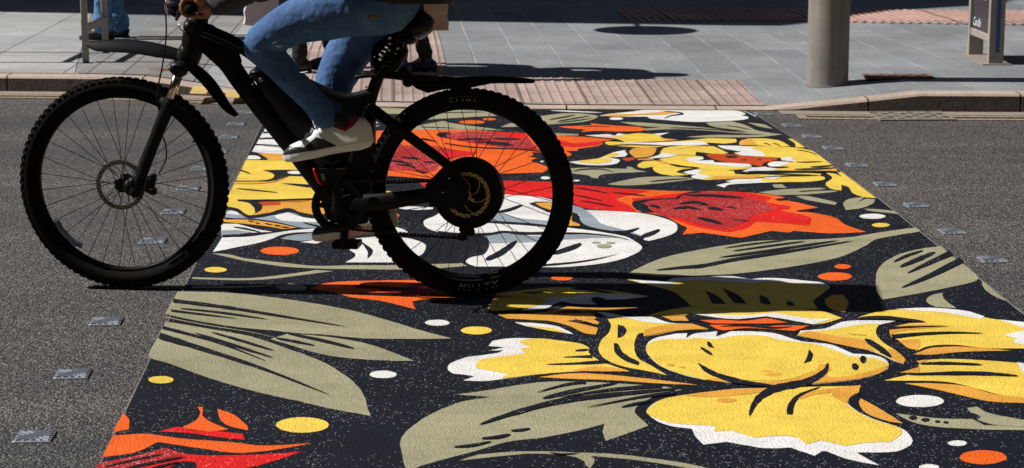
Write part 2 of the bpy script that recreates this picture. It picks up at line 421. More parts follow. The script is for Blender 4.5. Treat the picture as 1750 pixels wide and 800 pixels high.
# ------------------------------------------------------------------ the painted crossing
CR = {'A': (150, 480, 2.5), 'B': (650, 480, 2.5), 'C': (1050, 480, 2.5), 'D': (340, 340, 5), 'E': (640, 340, 5), 'F': (900, 340, 5), 'G': (1200, 320, 5),
      'H': (1400, 380, 5), 'I': (390, 200, 5), 'J': (640, 180, 5), 'K': (900, 180, 5), 'L': (1180, 180, 5), 'M': (820, 460, 4.375), 'P': (940, 180, 3.125), 'S': (0, 0, 1)}
COL = {'D': paint('paint_black', (0.006, 0.008, 0.015), 0.10, (0.34, 0.35, 0.38)),  # pale specks: worn-through stones plus sun glitter put into the colour
       'Y': paint('paint_yellow', (0.86, 0.61, 0.09), 0.03, (0.3, 0.22, 0.05)),
       'C': paint('paint_ochre', (0.76, 0.37, 0.055), 0.04, (0.2, 0.1, 0.03)),
       'W': paint('paint_white', (0.80, 0.80, 0.79), 0.02, (0.4, 0.4, 0.4)),
       'B': paint('paint_bluegrey', (0.30, 0.36, 0.42), 0.04, (0.12, 0.13, 0.15)),
       'O': paint('paint_olive', (0.36, 0.345, 0.225), 0.06, (0.5, 0.48, 0.36)),
       'R': paint('paint_red', (0.72, 0.012, 0.01), 0.08, (0.75, 0.35, 0.3)),
       'S': paint('paint_crimson', (0.42, 0.02, 0.022), 0.25, (0.8, 0.5, 0.48)),
       'N': paint('paint_orange', (0.90, 0.13, 0.015), 0.05, (0.95, 0.4, 0.2)),
       'M': paint('paint_rust', (0.55, 0.065, 0.015), 0.05, (0.2, 0.05, 0.03))}
KEYS = list(COL); MATS = [COL[k] for k in KEYS]
BASEZ = 0.004; LZ = 0.0009
def cv(cr, s):
    ox, oy, k = CR[cr]; n = [float(t) for t in s.replace(',', ' ').split()]
    return [(ox + n[i] / k, oy + n[i + 1] / k) for i in range(0, len(n), 2)]
def smooth2(pts, corner=48):
    """round a traced outline on the ground, keeping sharp tips"""
    W_ = [G(*p, BASEZ) for p in pts]; n = len(W_); isc = []
    for i in range(n):
        a = (W_[i] - W_[i - 1]); b = (W_[(i + 1) % n] - W_[i])
        ang = math.degrees(a.xy.angle(b.xy)) if a.xy.length > 1e-6 and b.xy.length > 1e-6 else 0
        isc.append(ang > corner)
    out = []
    for i in range(n):
        p1 = W_[i]; p2 = W_[(i + 1) % n]; l = (p2 - p1).length
        t1 = (p2 - W_[i - 1]) * 0.5 if not isc[i] else (p2 - p1); t2 = (W_[(i + 2) % n] - p1) * 0.5 if not isc[(i + 1) % n] else (p2 - p1)
        if t1.length > l: t1 = t1 * (l / t1.length)
        if t2.length > l: t2 = t2 * (l / t2.length)
        k = 5 if l > 0.02 else 2
        for j in range(k):
            t = j / k; h1 = 2 * t ** 3 - 3 * t * t + 1; h2 = t ** 3 - 2 * t * t + t; h3 = -2 * t ** 3 + 3 * t * t; h4 = t ** 3 - t * t
            q = p1 * h1 + t1 * h2 + p2 * h3 + t2 * h4
            # hand-painted wobble on the aggregate
            q = q + Vector((noise.noise(q * 40) * 0.0022, noise.noise(q * 40 + Vector((9, 3, 1))) * 0.0035, 0))
            out.append((q.x, q.y))
    return out
mural = thing('painted_crossing', 'pedestrian crossing painted with a bold floral mural in yellow, red, white and olive on black', 'street mural', (0, 0, 0))
cur = None
NPART = 0
class Part:
    def __init__(s, name):
        global NPART
        NPART += 1; s.name = name; s.mb = MB(); s.k = 0; s.po = NPART * 4e-6
    def zz(s, lv): s.k += 1; return BASEZ + lv * LZ + s.k * 1e-5 + s.po
    def S(s, col, cr, pts, lv=1): s.mb.mi = KEYS.index(col); s.mb.sheet(smooth2(cv(cr, pts)), s.zz(lv)); return s
    def Dot(s, col, cr, *a, lv=1):
        cx, cy, rx, ry = a; ox, oy, k = CR[cr]; s.mb.mi = KEYS.index(col); pts = []
        for i in range(28):
            q = 2 * math.pi * i / 28; g = G(ox + (cx + rx * math.cos(q)) / k, oy + (cy + ry * math.sin(q)) / k, BASEZ)
            g += Vector((noise.noise(g * 40) * 0.002, noise.noise(g * 40 + Vector((5, 5, 5))) * 0.003, 0)); pts.append((g.x, g.y))
        s.mb.sheet(pts, s.zz(lv)); return s
    def T(s, col, cr, pts, w_, mode='b', lv=4):
        k = CR[cr][2]; W_ = [Vector((p[0], p[1])) for p in cv(cr, pts)]; Q = []; n = len(W_)
        for i in range(n - 1):
            p0, p1, p2, p3 = W_[max(i - 1, 0)], W_[i], W_[i + 1], W_[min(i + 2, n - 1)]
            for j in range(6):
                t = j / 6; Q.append(0.5 * ((2 * p1) + (p2 - p0) * t + (2 * p0 - 5 * p1 + 4 * p2 - p3) * t * t + (3 * p1 - p0 - 3 * p2 + p3) * t ** 3))
        Q.append(W_[-1]); up = []; dn = []; m_ = len(Q)
        for i, q in enumerate(Q):
            t = i / (m_ - 1); a = Q[min(i + 1, m_ - 1)] - Q[max(i - 1, 0)]; a.normalize(); nn_ = Vector((-a.y, a.x))
            f = {'b': math.sin(math.pi * min(max(t, 0.0), 1)) ** 0.6, 's': max(1 - t, 0) ** 0.7, 'e': t ** 0.7, 'c': 1.0}[mode]
            hw = (w_ * (1.28 if col == 'D' else 1.0) / k) / 2 * max(f, 0.03); g = G(q.x, q.y, BASEZ); wob = 1 + 0.3 * noise.noise(g * 25)
            u_, d_ = q + nn_ * hw * wob, q - nn_ * hw * wob; up.append(G(u_.x, u_.y, BASEZ)); dn.append(G(d_.x, d_.y, BASEZ))
        poly = [(p.x, p.y) for p in up] + [(p.x, p.y) for p in reversed(dn)]
        s.mb.mi = KEYS.index(col); s.mb.sheet(poly, s.zz(lv)); return s
    def N(s):
        obj(s.name, s.mb, MATS, mural); s.mb = MB(); return s
    def done(s, label=None):
        o = obj(s.name, s.mb, MATS, mural)
        if label: o['label'] = label
        return o
# black ground coat
edgeL = lambda y: 455 - 0.475 * (y - 200)
def edge_pts():
    l = [(edgeL(y), y) for y in (187, 300, 400, 500, 650, 800, 1100, 1500, 2200)]
    r = [(3300, 1700), (2560, 1150), (2100, 805), (1750, 540), (1672, 476), (1556, 380), (1498, 339), (1428, 290), (1376, 252), (1282, 192), (1276, 189.5)]
    return l + r + [(900, 188.5), (640, 184.5), (520, 181)]
mb = MB(); mb.mi = 0; mb.sheet([(G(*p).x, G(*p).y) for p in edge_pts()], BASEZ)
obj('black_ground', mb, COL['D'], mural)
# thin pale worn edge line along both sides
mb = MB()
def ln(a, b, w_):
    a = G(*a); b = G(*b); d_ = (b - a).normalized(); n_ = Vector((-d_.y, d_.x, 0)) * w_ / 2
    mb.sheet([((a + n_).x, (a + n_).y), ((b + n_).x, (b + n_).y), ((b - n_).x, (b - n_).y), ((a - n_).x, (a - n_).y)], BASEZ + 0.0004)
ln((edgeL(190) - 1, 190), (edgeL(800) - 1, 800), 0.004); ln((1284, 192), (1377, 251), 0.005); ln((1377, 251), (1499, 338.5), 0.005); ln((1499, 338.5), (1751, 540), 0.008)
obj('worn_edge', mb, paint('worn_edge', (0.22, 0.21, 0.20), 0.3, (0.05, 0.05, 0.05)), mural)

# --- dots
for a in (('N','D',690,445,165,35),('Y','D',142,607,95,23),('N','E',185,143,28,15),('N','F',300,678,95,20),('N','G',1200,680,72,20),('N','G',1135,765,145,35),
          ('W','G',1455,250,112,22),('Y','G',1525,325,75,18),('Y','A',313,424,55,16),('Y','A',917,617,113,33),('Y','A',1660,213,67,17),('W','A',1493,180,53,13),
          ('W','A',1262,401,58,16),('W','C',1305,515,103,26),('W','C',1465,695,40,12),('N','C',1575,755,100,30),('W','C',1345,797,42,12),('W','K',160,622,40,12),
          ('W','K',425,645,30,6),('W','K',130,482,15,6),('W','K',765,115,58,11),('N','J',832,145,110,16),('N','J',980,120,58,10)):
    Part('painted_dot').Dot(*a).done()
# --- lower left leaves
p = Part('painted_leaf')
p.S('O','A','385 46 600 52 800 73 1000 103 1150 133 1300 175 1450 220 1555 247 1400 249 1200 248 1100 240 1000 230 900 225 800 214 700 205 640 199 500 178 330 143')
p.T('D','A','365 88 600 118 850 158 1110 200',13,'s').T('D','A','390 121 560 138 770 168',6).T('D','A','355 130 500 148 640 165',7,'s').T('O','A','335 158 500 190 700 222 860 258',4,'s',2); p.done()
p = Part('painted_leaf'); p.S('O','A','780 250 860 226 1000 238 1160 262 1270 295 1395 343 1280 342 1100 330 980 310 880 280')
p.T('D','A','850 228 1000 258 1140 293',11).T('D','A','800 248 880 262 970 280',8); p.done()
p = Part('painted_leaf'); p.S('O','A','333 175 500 203 700 240 850 290 1000 345 1120 420 1180 490 1195 545 1210 578 1050 550 900 515 700 470 500 410 350 355 262 325 292 255')
p.T('D','A','305 238 500 298 750 380 1030 490',20,'s').T('D','A','320 203 550 265 765 348',11,'s').T('D','A','455 225 620 278 790 332',9).T('D','A','525 222 650 258 795 302',8); p.done()
# --- bottom left red flower
p = Part('painted_flower'); p.S('N','A','148 568 175 590 176 635 108 648'); p.S('N','A','108 662 250 655 400 675 600 690 750 705 955 695 850 715 650 737 450 712 300 690 200 735 60 754')
p.S('N','A','470 540 492 542 500 590 600 638 520 648 400 630 460 600 480 570',2).S('R','A','300 645 380 625 460 640 560 645 660 655 672 681 560 670 430 652').S('N','A','553 548 620 570 680 620 684 640 600 620 565 590')
p.S('R','A','45 780 200 750 330 715 450 745 700 745 912 732 750 785 620 815 480 870 460 775 400 772 300 830 200 980 -50 990')
p.S('S','A','45 782 200 752 330 718 410 745 330 765 240 800 120 850 10 900',2).T('D','A','70 800 200 770 320 745',6).T('D','A','100 825 240 790 420 755',8).T('D','A','120 850 300 800 400 775',7)
p.S('N','A','300 990 480 890 700 840 950 850 760 900 600 990 500 1100 350 1150',1); p.done()
# --- big olive leaf bottom centre
p = Part('painted_leaf'); p.S('O','B','90 730 85 690 110 645 200 580 340 520 470 497 400 492 325 487 450 470 600 445 720 432 880 433 1010 440 1200 452 1290 468 1200 485 1150 505 1095 540 1090 568 1145 620 1050 655 965 685 950 650 957 612 850 640 700 670 540 690 400 730 250 770 155 800 130 840 100 780')
p.T('D','B','420 619 560 572 760 520 1000 490 1285 463',17).T('D','B','690 507 820 476 1015 440',13).T('D','B','665 482 780 450 875 436',12,'e').T('D','B','760 503 980 470 1200 452',14,'e').T('D','B','880 545 1100 503 1260 480',12,'e').T('D','B','1025 545 1100 528 1160 515',8).T('D','B','310 714 390 708 475 690',9).T('D','B','430 678 500 672 555 660',12).T('D','B','555 645 600 642 640 635',9); p.done()
p = Part('painted_scroll'); p.S('O','B','335 770 420 745 560 732 700 730 850 735 1000 742 1200 765 1370 795 1500 840 1400 822 1300 800 1100 768 900 750 916 765 898 802 880 790 866 770 800 748 640 740 500 752')
p.T('D','B','720 737 780 745 850 740',4); p.done()
# --- large yellow flower, lower right
p = Part('painted_flower')
p.S('Y','M','60 290 130 185 500 140 700 138 1000 165 1270 205 1200 215 950 232 600 222 480 262 300 300 90 316')
p.S('W','M','300 312 450 272 480 255 520 215 680 215 760 190 1000 190 1270 205 1100 227 950 232 870 268 700 262 610 245 555 268 500 295 380 314',2)
p.S('D','M','830 222 880 212 930 225 950 255 900 275 850 255',3).T('Y','M','380 190 440 186 520 170',7,'b',3).T('D','M','690 150 800 155 1000 185',10).T('D','M','300 180 420 178 520 165',6)
p.S('C','M','380 332 500 320 660 282 850 292 1180 288 1000 312 760 318 600 330 400 345').S('C','M','130 340 300 338 500 337 850 328 870 372 600 388 200 372',1).S('W','M','870 325 950 328 1090 360 960 362',2)
p.S('C','M','500 385 620 385 750 410 882 440 868 492 780 480 650 420').S('C','M','700 380 850 378 892 400 880 416 760 398').T('D','M','700 380 780 400 880 425',5).T('D','M','560 330 660 320 760 318',5)
p.S('W','M','258 398 400 405 560 425 650 460 702 488 560 470 400 440 300 415').S('Y','M','330 420 420 432 560 448 650 480 500 462',2)
p.S('Y','S','1070 478 1138 483 1152 476 1200 475 1250 474 1282 479 1306 477 1340 478 1380 482 1405 485 1418 491 1402 505 1390 516 1398 529 1290 524 1180 523 1172 515 1150 499 1110 488')
p.S('W','S','1070 477 1138 482 1150 476 1200 474 1250 473 1282 478 1306 476 1340 477 1380 481 1405 484 1418 491 1380 486 1300 483 1282 485 1200 480 1160 482 1142 489 1110 487',2)
p.S('D','C','385 42 440 68 475 100 420 100',3).S('D','C','460 32 530 65 565 100 510 96',3).S('D','C','618 62 650 75 672 104 625 98',3).S('D','C','735 90 760 95 770 110 740 108',3)
p.S('C','C','898 88 925 62 975 60 1000 95 985 135 930 125',1)
p.S('Y','C','130 150 300 114 500 106 700 112 880 130 972 160 900 182 850 188 740 168 660 152 500 150 340 142 300 148')
p.S('W','C','320 142 450 147 560 150 680 138 830 163 940 163 850 188 740 168 650 154 500 168 400 165',2)
p.S('C','C','200 152 300 150 318 172 250 172').S('D','C','318 142 400 155 480 165 560 168 500 175 400 178 320 170',3)
p.S('N','C','365 172 450 170 560 174 650 162 742 182 660 186 560 186 420 186',3).S('N','C','405 192 600 192 650 198 700 194 832 195 770 218 690 212 560 206 470 216 440 210',3)
p.T('D','C','450 200 560 196 680 206 760 200',6,'b',5)
p.S('Y','B','970 165 1040 158 1160 158 1230 180 1330 185 1400 210 1280 215 1130 240 1122 222 1100 230 1085 270 1090 310 1105 335 1150 360 1225 405 1130 385 1030 365 960 335 932 295 945 255 975 225 985 190')
p.S('W','B','1030 157 1160 156 1240 182 1330 187 1200 185 1130 178',2).S('C','B','1125 240 1130 215 1200 195 1330 186 1402 209 1270 216 1150 234',3).S('D','B','1015 190 1040 198 1050 213 1040 235 1013 248',3)
p.S('D','B','998 268 1015 272 1032 305 1070 332 1105 350 1100 364 1040 342 1002 310',3)
p.S('W','B','288 380 300 355 370 328 490 312 530 298 465 300 532 286 462 280 480 258 560 247 700 250 850 270 890 290 890 310 950 350 1060 386 1000 391 870 389 700 400 530 420 450 430 355 428 400 410 350 402 310 398')
p.S('Y','B','590 262 640 250 700 250 850 270 890 290 890 310 950 350 1060 387 870 389 700 400 518 420 545 400 480 388 410 375 412 352 450 335 620 312 595 292 642 285',2)
p.T('D','B','830 303 860 301 892 298',6).T('D','B','780 331 840 329 905 328',9,'e').T('D','B','705 362 830 358 965 350',11,'e').S('C','B','815 388 900 372 1000 375 1068 392 950 391',3)
p.S('C','B','678 413 800 398 900 398 1100 415 1355 446 1200 441 1000 427 800 420')
p.S('W','C','135 300 145 265 180 245 260 228 312 225 306 247 345 227 440 218 434 240 500 217 560 217 680 225 800 260 920 273 1020 313 1100 318 1150 333 1172 365 1140 397 1050 422 900 440 750 450 600 446 420 430 280 400 180 355')
p.S('Y','C','135 300 150 268 220 252 310 252 340 246 430 252 500 240 560 233 640 237 720 257 850 272 950 302 1000 324 1100 332 1165 355 1170 368 1140 396 1050 421 900 439 750 449 600 445 420 429 280 399 180 354',2)
p.S('C','C','380 425 460 418 560 436 700 432 800 412 860 385 872 360 908 362 925 380 905 405 940 418 1040 405 1168 366 1140 396 1050 421 900 439 750 449 600 445 470 436',3)
p.S('Y','C','400 395 520 425 700 430 780 415 850 390 700 300 500 300',3)
p.T('D','C','357 357 410 395 520 432 700 458',17).T('D','C','912 355 895 395 820 437 700 462 630 495 595 535 576 582',25).T('D','C','880 458 790 495 755 535 748 576',24,'e')
p.T('D','C','368 289 392 305 418 320',10).S('D','C','395 263 410 268 426 292 400 285',4).S('D','C','832 298 846 315 838 345 808 357 822 330',4).Dot('D','C',1062,341,13,16,lv=4).Dot('D','C',1028,372,14,15,lv=4)
p.Dot('C','C',680,405,38,8,lv=3).Dot('C','C',655,391,25,3,lv=3).Dot('C','C',240,363,18,5,lv=3).Dot('C','C',290,373,14,3,lv=3)
p.S('W','C','140 565 150 540 200 510 300 490 500 465 690 460 860 460 1052 449 1045 480 1002 510 1010 540 1100 590 1220 630 1265 665 1268 700 1200 732 1060 736 1035 737 1132 791 1000 765 905 730 885 730 855 750 755 715 640 717 480 690 380 702 345 665 332 635 240 622 180 600')
p.S('Y','C','140 556 200 511 300 491 500 467 690 461 1050 451 1042 480 1002 507 1004 540 1100 594 1215 630 1222 662 1180 690 1080 695 990 708 960 702 880 684 820 702 782 672 730 665 600 673 500 642 425 647 432 622 380 620 240 609 150 578',2)
p.S('C','C','300 496 400 480 500 468 690 461 640 478 450 500',3).Dot('C','C',480,514,42,10,lv=3).S('C','C','770 500 810 478 1052 450 1042 480 1000 518 985 524 935 500 930 480 850 492 790 510',3)
p.S('C','C','1045 532 1050 505 1080 520 1150 560 1232 612 1180 606 1080 572',2).S('D','C','1000 525 1008 500 1048 480 1046 532 1082 574 1180 608 1240 616 1120 596 1040 562',3)
p.S('W','C','795 215 900 205 1000 173 1210 172 1120 195 1115 225 1150 268 1200 298 1244 338 1236 358 1200 347 1110 307 1000 282 780 236')
p.S('Y','C','800 222 930 211 1040 190 1130 187 1116 225 1150 268 1200 299 1243 339 1235 356 1200 346 1110 306 1000 282 780 236',2)
p.S('C','C','782 235 830 218 950 240 1080 258 1112 305 1000 284',3).S('C','C','1150 298 1200 299 1242 338 1234 357 1190 337',3).T('D','C','1068 253 1120 285 1185 332',20,'b').S('Y','C','990 225 1060 225 1075 238 1010 232',4)
p.S('Y','C','1040 160 1100 140 1200 125 1350 120 1500 133 1578 157 1640 168 1800 188 1900 212 1985 250 1900 290 1600 290 1450 275 1350 280 1290 300 1230 262 1180 240 1200 215 1172 205 1250 185 1335 180 1200 165')
p.S('W','C','1200 123 1350 118 1500 131 1580 155 1572 166 1500 155 1420 140 1300 131',2).S('W','C','1640 168 1800 186 1900 211 1960 236 1880 228 1760 205',2).S('W','C','1662 235 1760 212 1890 222 1975 250 1890 282 1760 280 1700 266 1720 250',2)
p.S('C','C','1180 240 1200 222 1260 212 1440 198 1340 192 1250 190 1180 205',2).S('C','C','1215 260 1240 256 1300 252 1306 278 1292 298 1255 290',2).T('D','C','1172 207 1260 202 1420 197',8,'s').T('D','C','1185 243 1300 232 1440 226 1580 229',13,'s').T('D','C','1040 165 1150 162 1330 180',12)
p.S('C','C','1278 316 1350 290 1450 283 1560 288 1700 300 1500 305 1350 318')
p.S('Y','C','1290 345 1400 336 1600 343 1800 362 1960 392 2060 450 1960 515 1760 502 1650 490 1500 450 1400 432 1150 428 1250 405 1302 397 1220 395 1290 375 1303 355')
p.S('C','C','1220 396 1290 374 1304 372 1302 397',2).S('C','C','1290 345 1340 340 1320 352',2).T('D','C','1300 359 1420 357 1572 363',9).T('D','C','1250 405 1450 400 1600 402 1725 411',12).S('W','C','1720 352 1800 360 1960 390 2055 448 1950 470 1760 400',2)
p.S('C','C','1240 440 1350 440 1500 452 1620 486 1760 502 1960 530 1960 550 1760 526 1600 517 1400 472')
p.done('large yellow flower')
p = Part('painted_scroll'); p.S('O','C','1200 568 1260 575 1400 590 1530 592 1580 618 1740 622 1760 632 1900 640 1600 637 1400 627 1280 607'); p.S('O','C','1508 545 1550 540 1582 560 1640 577 1800 605 1900 620 1900 640 1760 628 1620 617 1550 597 1562 580 1520 562',2)
for a in ((1275,588,18,8),(1328,597,18,8),(1380,605,12,5),(1415,608,12,5)): p.Dot('D','C',*a,lv=3)
p.done()
# --- right olive leaves
p = Part('painted_leaf'); p.S('O','S','1072 468 1092 458 1130 442 1180 430 1250 418 1300 412 1380 410 1450 406 1500 398 1550 391 1566 389 1571 393 1571 396 1524 404 1496 410 1480 420 1440 438 1400 448 1340 458 1260 468 1200 471 1140 473 1090 470')
p.T('D','G','-400 715 -150 690 0 678 300 620 700 560 1290 463',24,'b').T('D','G','135 608 600 545 1170 459',16).T('D','G','250 552 560 510 890 465',11).T('D','G','180 528 450 488 735 456',8); p.done()
p = Part('painted_leaf'); p.S('O','H','485 480 500 410 560 340 700 270 860 230 1040 205 1120 275 1360 482 1100 560 620 650 540 660 490 590')
p.T('D','H','632 346 750 290 890 246',17).T('D','H','685 387 850 320 992 258',28).T('D','H','748 442 900 370 1125 268',38,'e').T('D','H','700 566 950 460 1215 328',46,'e'); p.done()
p = Part('painted_leaf'); p.S('O','H','915 665 960 625 1050 605 1070 660 1172 737 1000 725 940 700'); p.done()
p = Part('painted_leaf'); p.S('O','H','1390 500 1430 532 1600 677 1500 635 1420 580 1395 540'); p.done()
p = Part('painted_leaf'); p.S('O','G','1210 130 1260 100 1390 85 1330 132 1400 100 1475 105 1460 140 1360 180 1228 197 1205 150'); p.done()
p = Part('painted_leaf'); p.S('O','G','480 45 700 20 1000 5 1065 15 900 34 1165 30 1100 45 900 62 640 70').T('D','G','820 42 900 36 1000 32',5).N().S('O','G','800 75 900 78 1142 130 1130 154 1000 130 870 105').N().S('O','G','1380 185 1500 190 1640 207 1680 230 1440 206').N().S('O','L','700 680 780 675 825 708 720 706'); p.done()
# --- second red flower, centre right
p = Part('painted_flower')
p.S('N','S','716 312 800 309 930 311 978 316 1068 323 1164 327 1228 327 1308 332 1343 338 1320 341 1356 345 1398 355 1362 360 1388 364 1426 372 1446 385 1481 397 1420 399 1356 395 1350 398 1318 395 1266 407 1202 398 1166 401 1174 390 1164 385 1132 369 1080 362 1010 358 978 349 940 339 854 332 735 322')
p.S('R','S','716 312 800 309 930 311 978 316 1040 321 1110 327 1060 338 1054 342 1076 352 1090 364 1010 358 978 349 940 339 854 332 735 322',2)
p.S('R','G','-100 42 0 38 300 42 520 75 600 92 540 130 620 145 755 165 740 188 650 202 800 228 925 262 912 332 700 312 460 295 380 350 230 388 0 352 -180 300 -400 220 -560 160 -600 100 -480 90',2)
p.S('D','S','1080 350 1084 345 1110 341 1155 339 1162 334 1185 328 1210 326 1180 334 1170 340 1130 345 1112 350 1110 358 1120 364 1098 364 1086 358',3)
p.S('S','S','1098 348 1120 343 1160 341 1170 334 1210 328 1262 334 1300 345 1320 358 1290 368 1270 382 1240 392 1200 386 1170 376 1130 368 1112 360 1106 352',3)
for a in ('1160 350 1185 347 1208 350','1150 358 1175 356 1198 360','1208 357 1222 358 1232 360','1190 374 1210 377 1232 383','1170 335 1220 336 1270 340','1110 353 1118 354 1130 357'): p.T('D','S',a,3.4,'b',5)
p.T('D','G','-30 160 30 155 60 165',12).T('D','G','40 185 110 185 180 205',16).T('D','G','200 180 250 178 290 188',8).T('D','G','0 285 80 300 180 325',14).T('D','G','230 275 320 290 400 298',7)
for a in ('982 322 1010 326 1040 332','978 334 1000 338 1030 345','990 344 1020 349 1050 355','1045 330 1075 333 1105 336'): p.T('D','S',a,1.2,'b',5)
p.T('D','G','630 112 680 112 730 100',10).T('D','G','800 206 880 208 990 190',9); p.done('red and orange flower beside the white petals')
# --- white petals
p = Part('painted_flower')
p.S('W','E','420 210 435 180 520 145 650 60 800 0 1000 -60 1120 -50 1300 -35 1500 5 1560 40 1560 300 1200 292 1100 287 960 302 700 302 560 290 450 250')
p.S('B','E','1050 115 1150 145 1250 168 1450 188 1600 195 1600 235 1440 222 1250 214 960 192 1000 150',2).T('D','E','950 200 1200 214 1420 232 1500 250',13,'c').T('D','E','540 288 700 306 960 308 1100 288 1250 300 1500 298',16,'c').T('D','E','1040 120 1150 98 1268 55',18)
p.S('C','E','1370 42 1500 34 1560 80 1500 100 1420 72',4).S('D','E','1318 45 1380 28 1500 28 1560 60 1580 110 1480 118 1400 82',3)
p.S('D','F','330 130 440 148 440 180 500 228 620 250 760 262 700 285 560 262 420 245 330 238',2).S('C','F','362 143 386 150 388 195 452 225 450 238 344 236 344 210 370 198',4)
p.S('W','S','796 448 806 440 826 436 835 424 836 416 832 408 826 402 860 398 920 400 966 389 1000 393 1040 399 1070 405 1090 416 1097 422 1095 428 1086 434 1060 444 1020 452 960 457 922 457 850 456 812 456')
p.S('B','E','930 315 1100 290 1350 320 1500 320 1620 322 1620 352 1360 372 980 382 962 340',2).S('B','F','330 308 560 315 770 337 600 335 330 350 200 350 200 308',2)
p.T('D','F','200 300 400 300 560 306 760 330 885 360',12,'s').T('D','F','210 478 380 425 468 388',30).T('D','F','100 576 400 550 620 515 800 470',12,'s').T('D','E','945 527 1080 465 1218 362',36)
for a in ((595,378,40,8),(715,380,40,7),(660,408,65,17)): p.Dot('O','F',*a,lv=3)
p.S('W','F','400 85 480 95 700 105 950 120 1150 160 1270 210 1287 260 1250 300 1150 335 1040 362 990 345 960 325 900 300 760 255 600 230 480 180')
p.S('B','F','370 52 480 85 570 150 640 215 760 250 865 275 985 318 945 325 850 292 740 278 600 255 500 225 455 180 450 140 380 110',2)
p.T('D','F','730 285 800 290 870 285 962 254',20).T('D','F','975 330 1060 303 1138 268',26).S('D','F','770 290 860 290 1000 335 990 350 1040 400 985 410 950 375 860 320',3)
p.S('D','F','945 372 985 405 1040 400 1000 355 990 340',3)
# lower left white sweep
p.S('W','S','608 408 668 403 708 410 726 418 727 426 720 436 704 441 680 449 640 449 590 449 606 440 607 434 598 428 600 420')
p.S('D','D','1380 365 1430 398 1482 440 1472 482 1438 512 1440 460 1415 415',3).S('W','E','130 290 180 243 240 260 292 290 200 290').S('W','E','165 70 300 66 500 75 500 90 380 96 250 90').T('D','E','120 300 200 320 300 320',6)
p.S('W','D','120 455 200 332 450 322 650 287 900 262 1180 240 1240 300 1180 330 1000 285 820 290 700 312 620 345 500 380 300 420').S('B','D','700 342 780 315 1000 290 1100 340 980 352 860 362').S('W','D','870 372 1000 352 1080 360 1000 385')
p.S('B','D','240 95 300 100 400 160 600 140 760 115 1000 160 1200 240 900 252 650 212 450 182 220 160').S('W','D','640 150 760 120 880 160 1000 165 1070 202 900 203 700 190',2).S('W','D','270 100 330 120 345 142 230 130',2)
p.S('C','D','200 172 400 180 650 210 840 250 720 262 500 228 200 198',2)
for a in ('420 195 440 197 470 202','560 215 590 222 630 228','640 232 670 236 700 240','480 212 500 214 520 218','700 245 730 250 770 250'): p.T('D','D',a,8,'b',4)
p.S('W','D','190 215 330 215 470 255 640 285 450 292 190 322').S('B','D','190 275 330 270 455 291 190 316',2).T('D','D','290 246 400 262 530 292',10,'b').T('D','D','200 322 450 312 640 290 860 258',12,'s').T('D','D','200 180 420 178 660 208 860 255',7,'b'); p.T('D','D','880 205 1000 235 1130 245',9)
p.done('white lily petals with blue-grey shading')
p = Part('painted_scroll'); p.S('O','D','108 468 250 475 400 510 700 545 1000 574 1300 570 1680 568 1950 560 2250 552 2292 575 2000 598 1680 606 1300 602 1000 597 700 577 400 532 250 500')
p.S('O','D','-60 672 300 680 500 675 800 640 1000 610 1155 618 900 650 600 687 300 697 -60 685').S('O','D','-60 745 350 745 655 738 600 748 300 763 -60 765').S('O','D','648 747 780 725 870 735 922 757 900 782 700 782'); p.done()
p = Part('painted_flower'); p.S('N','A','955 35 1000 15 1060 6 1180 1 1450 0 1700 30 1700 60 1500 75 1425 82 1385 90 1402 123 1330 105 1250 86 1130 72 1050 50').S('S','A','1380 12 1500 5 1700 35 1690 55 1450 60 1200 45 1350 35',2).T('D','A','1130 25 1250 32 1420 40',9).T('D','A','1100 58 1250 62 1420 70',5); p.done('small orange flower under the wheel')
# --- left yellow flower (behind the cranks)
p = Part('painted_flower'); p.S('W','I','328 80 200 302 480 320 620 300 640 220 560 120 450 78').T('D','I','298 136 350 134 420 128',9,'c').T('D','I','262 190 340 186 440 190',9,'c').T('D','I','228 240 340 244 470 255',7,'c').T('B','I','300 250 400 256 480 262',14,'e',3)
p.S('C','I','195 300 240 308 500 320 600 328 700 350 660 376 330 372 300 345',2).S('D','I','186 300 240 306 335 358 325 373 262 355 180 330',3).S('W','I','175 335 240 335 280 356 262 368 155 368',4)
p.S('Y','I','148 370 400 372 640 378 740 440 800 560 860 680 830 740 700 730 100 716 -80 820 -60 780 60 560').S('D','I','290 458 500 456 640 458 700 490 700 512 520 508 470 528 400 548 330 554 60 556 60 549 260 548 360 535 392 512 380 488 340 470',3).Dot('W','I',580,480,75,14,lv=4)
p.T('C','I','55 570 200 571 350 562 440 542 500 512',15,'s').T('D','I','60 615 240 632 430 652',6).S('D','I','450 570 560 574 740 585 740 612 620 598',3).T('D','I','80 455 130 468 190 490',9).T('D','I','80 718 400 716 760 705',10,'c')
p.S('Y','D','200 8 300 12 400 25 460 60 480 120 455 145 400 140 300 80 200 60').S('C','D','452 152 540 78 530 30 960 15 1250 15 1250 90 1000 145 920 128 760 96 600 132',2).S('M','D','505 30 700 24 694 56 545 62',3).T('M','D','700 30 850 28 950 20',8,'b',3)
p.S('D','D','325 18 460 22 532 60 532 95 490 122 465 78 420 38',4).T('D','D','240 85 330 102 400 150 470 156 620 132 765 97 900 150 1050 165',19,'c',4); p.done('yellow flower beside the cranks')
Part('painted_petal').S('Y','J','-90 640 35 643 110 648 40 668 -80 660').done(); Part('painted_petal').S('Y','J','-110 725 30 722 145 740 30 758 -90 750').done()
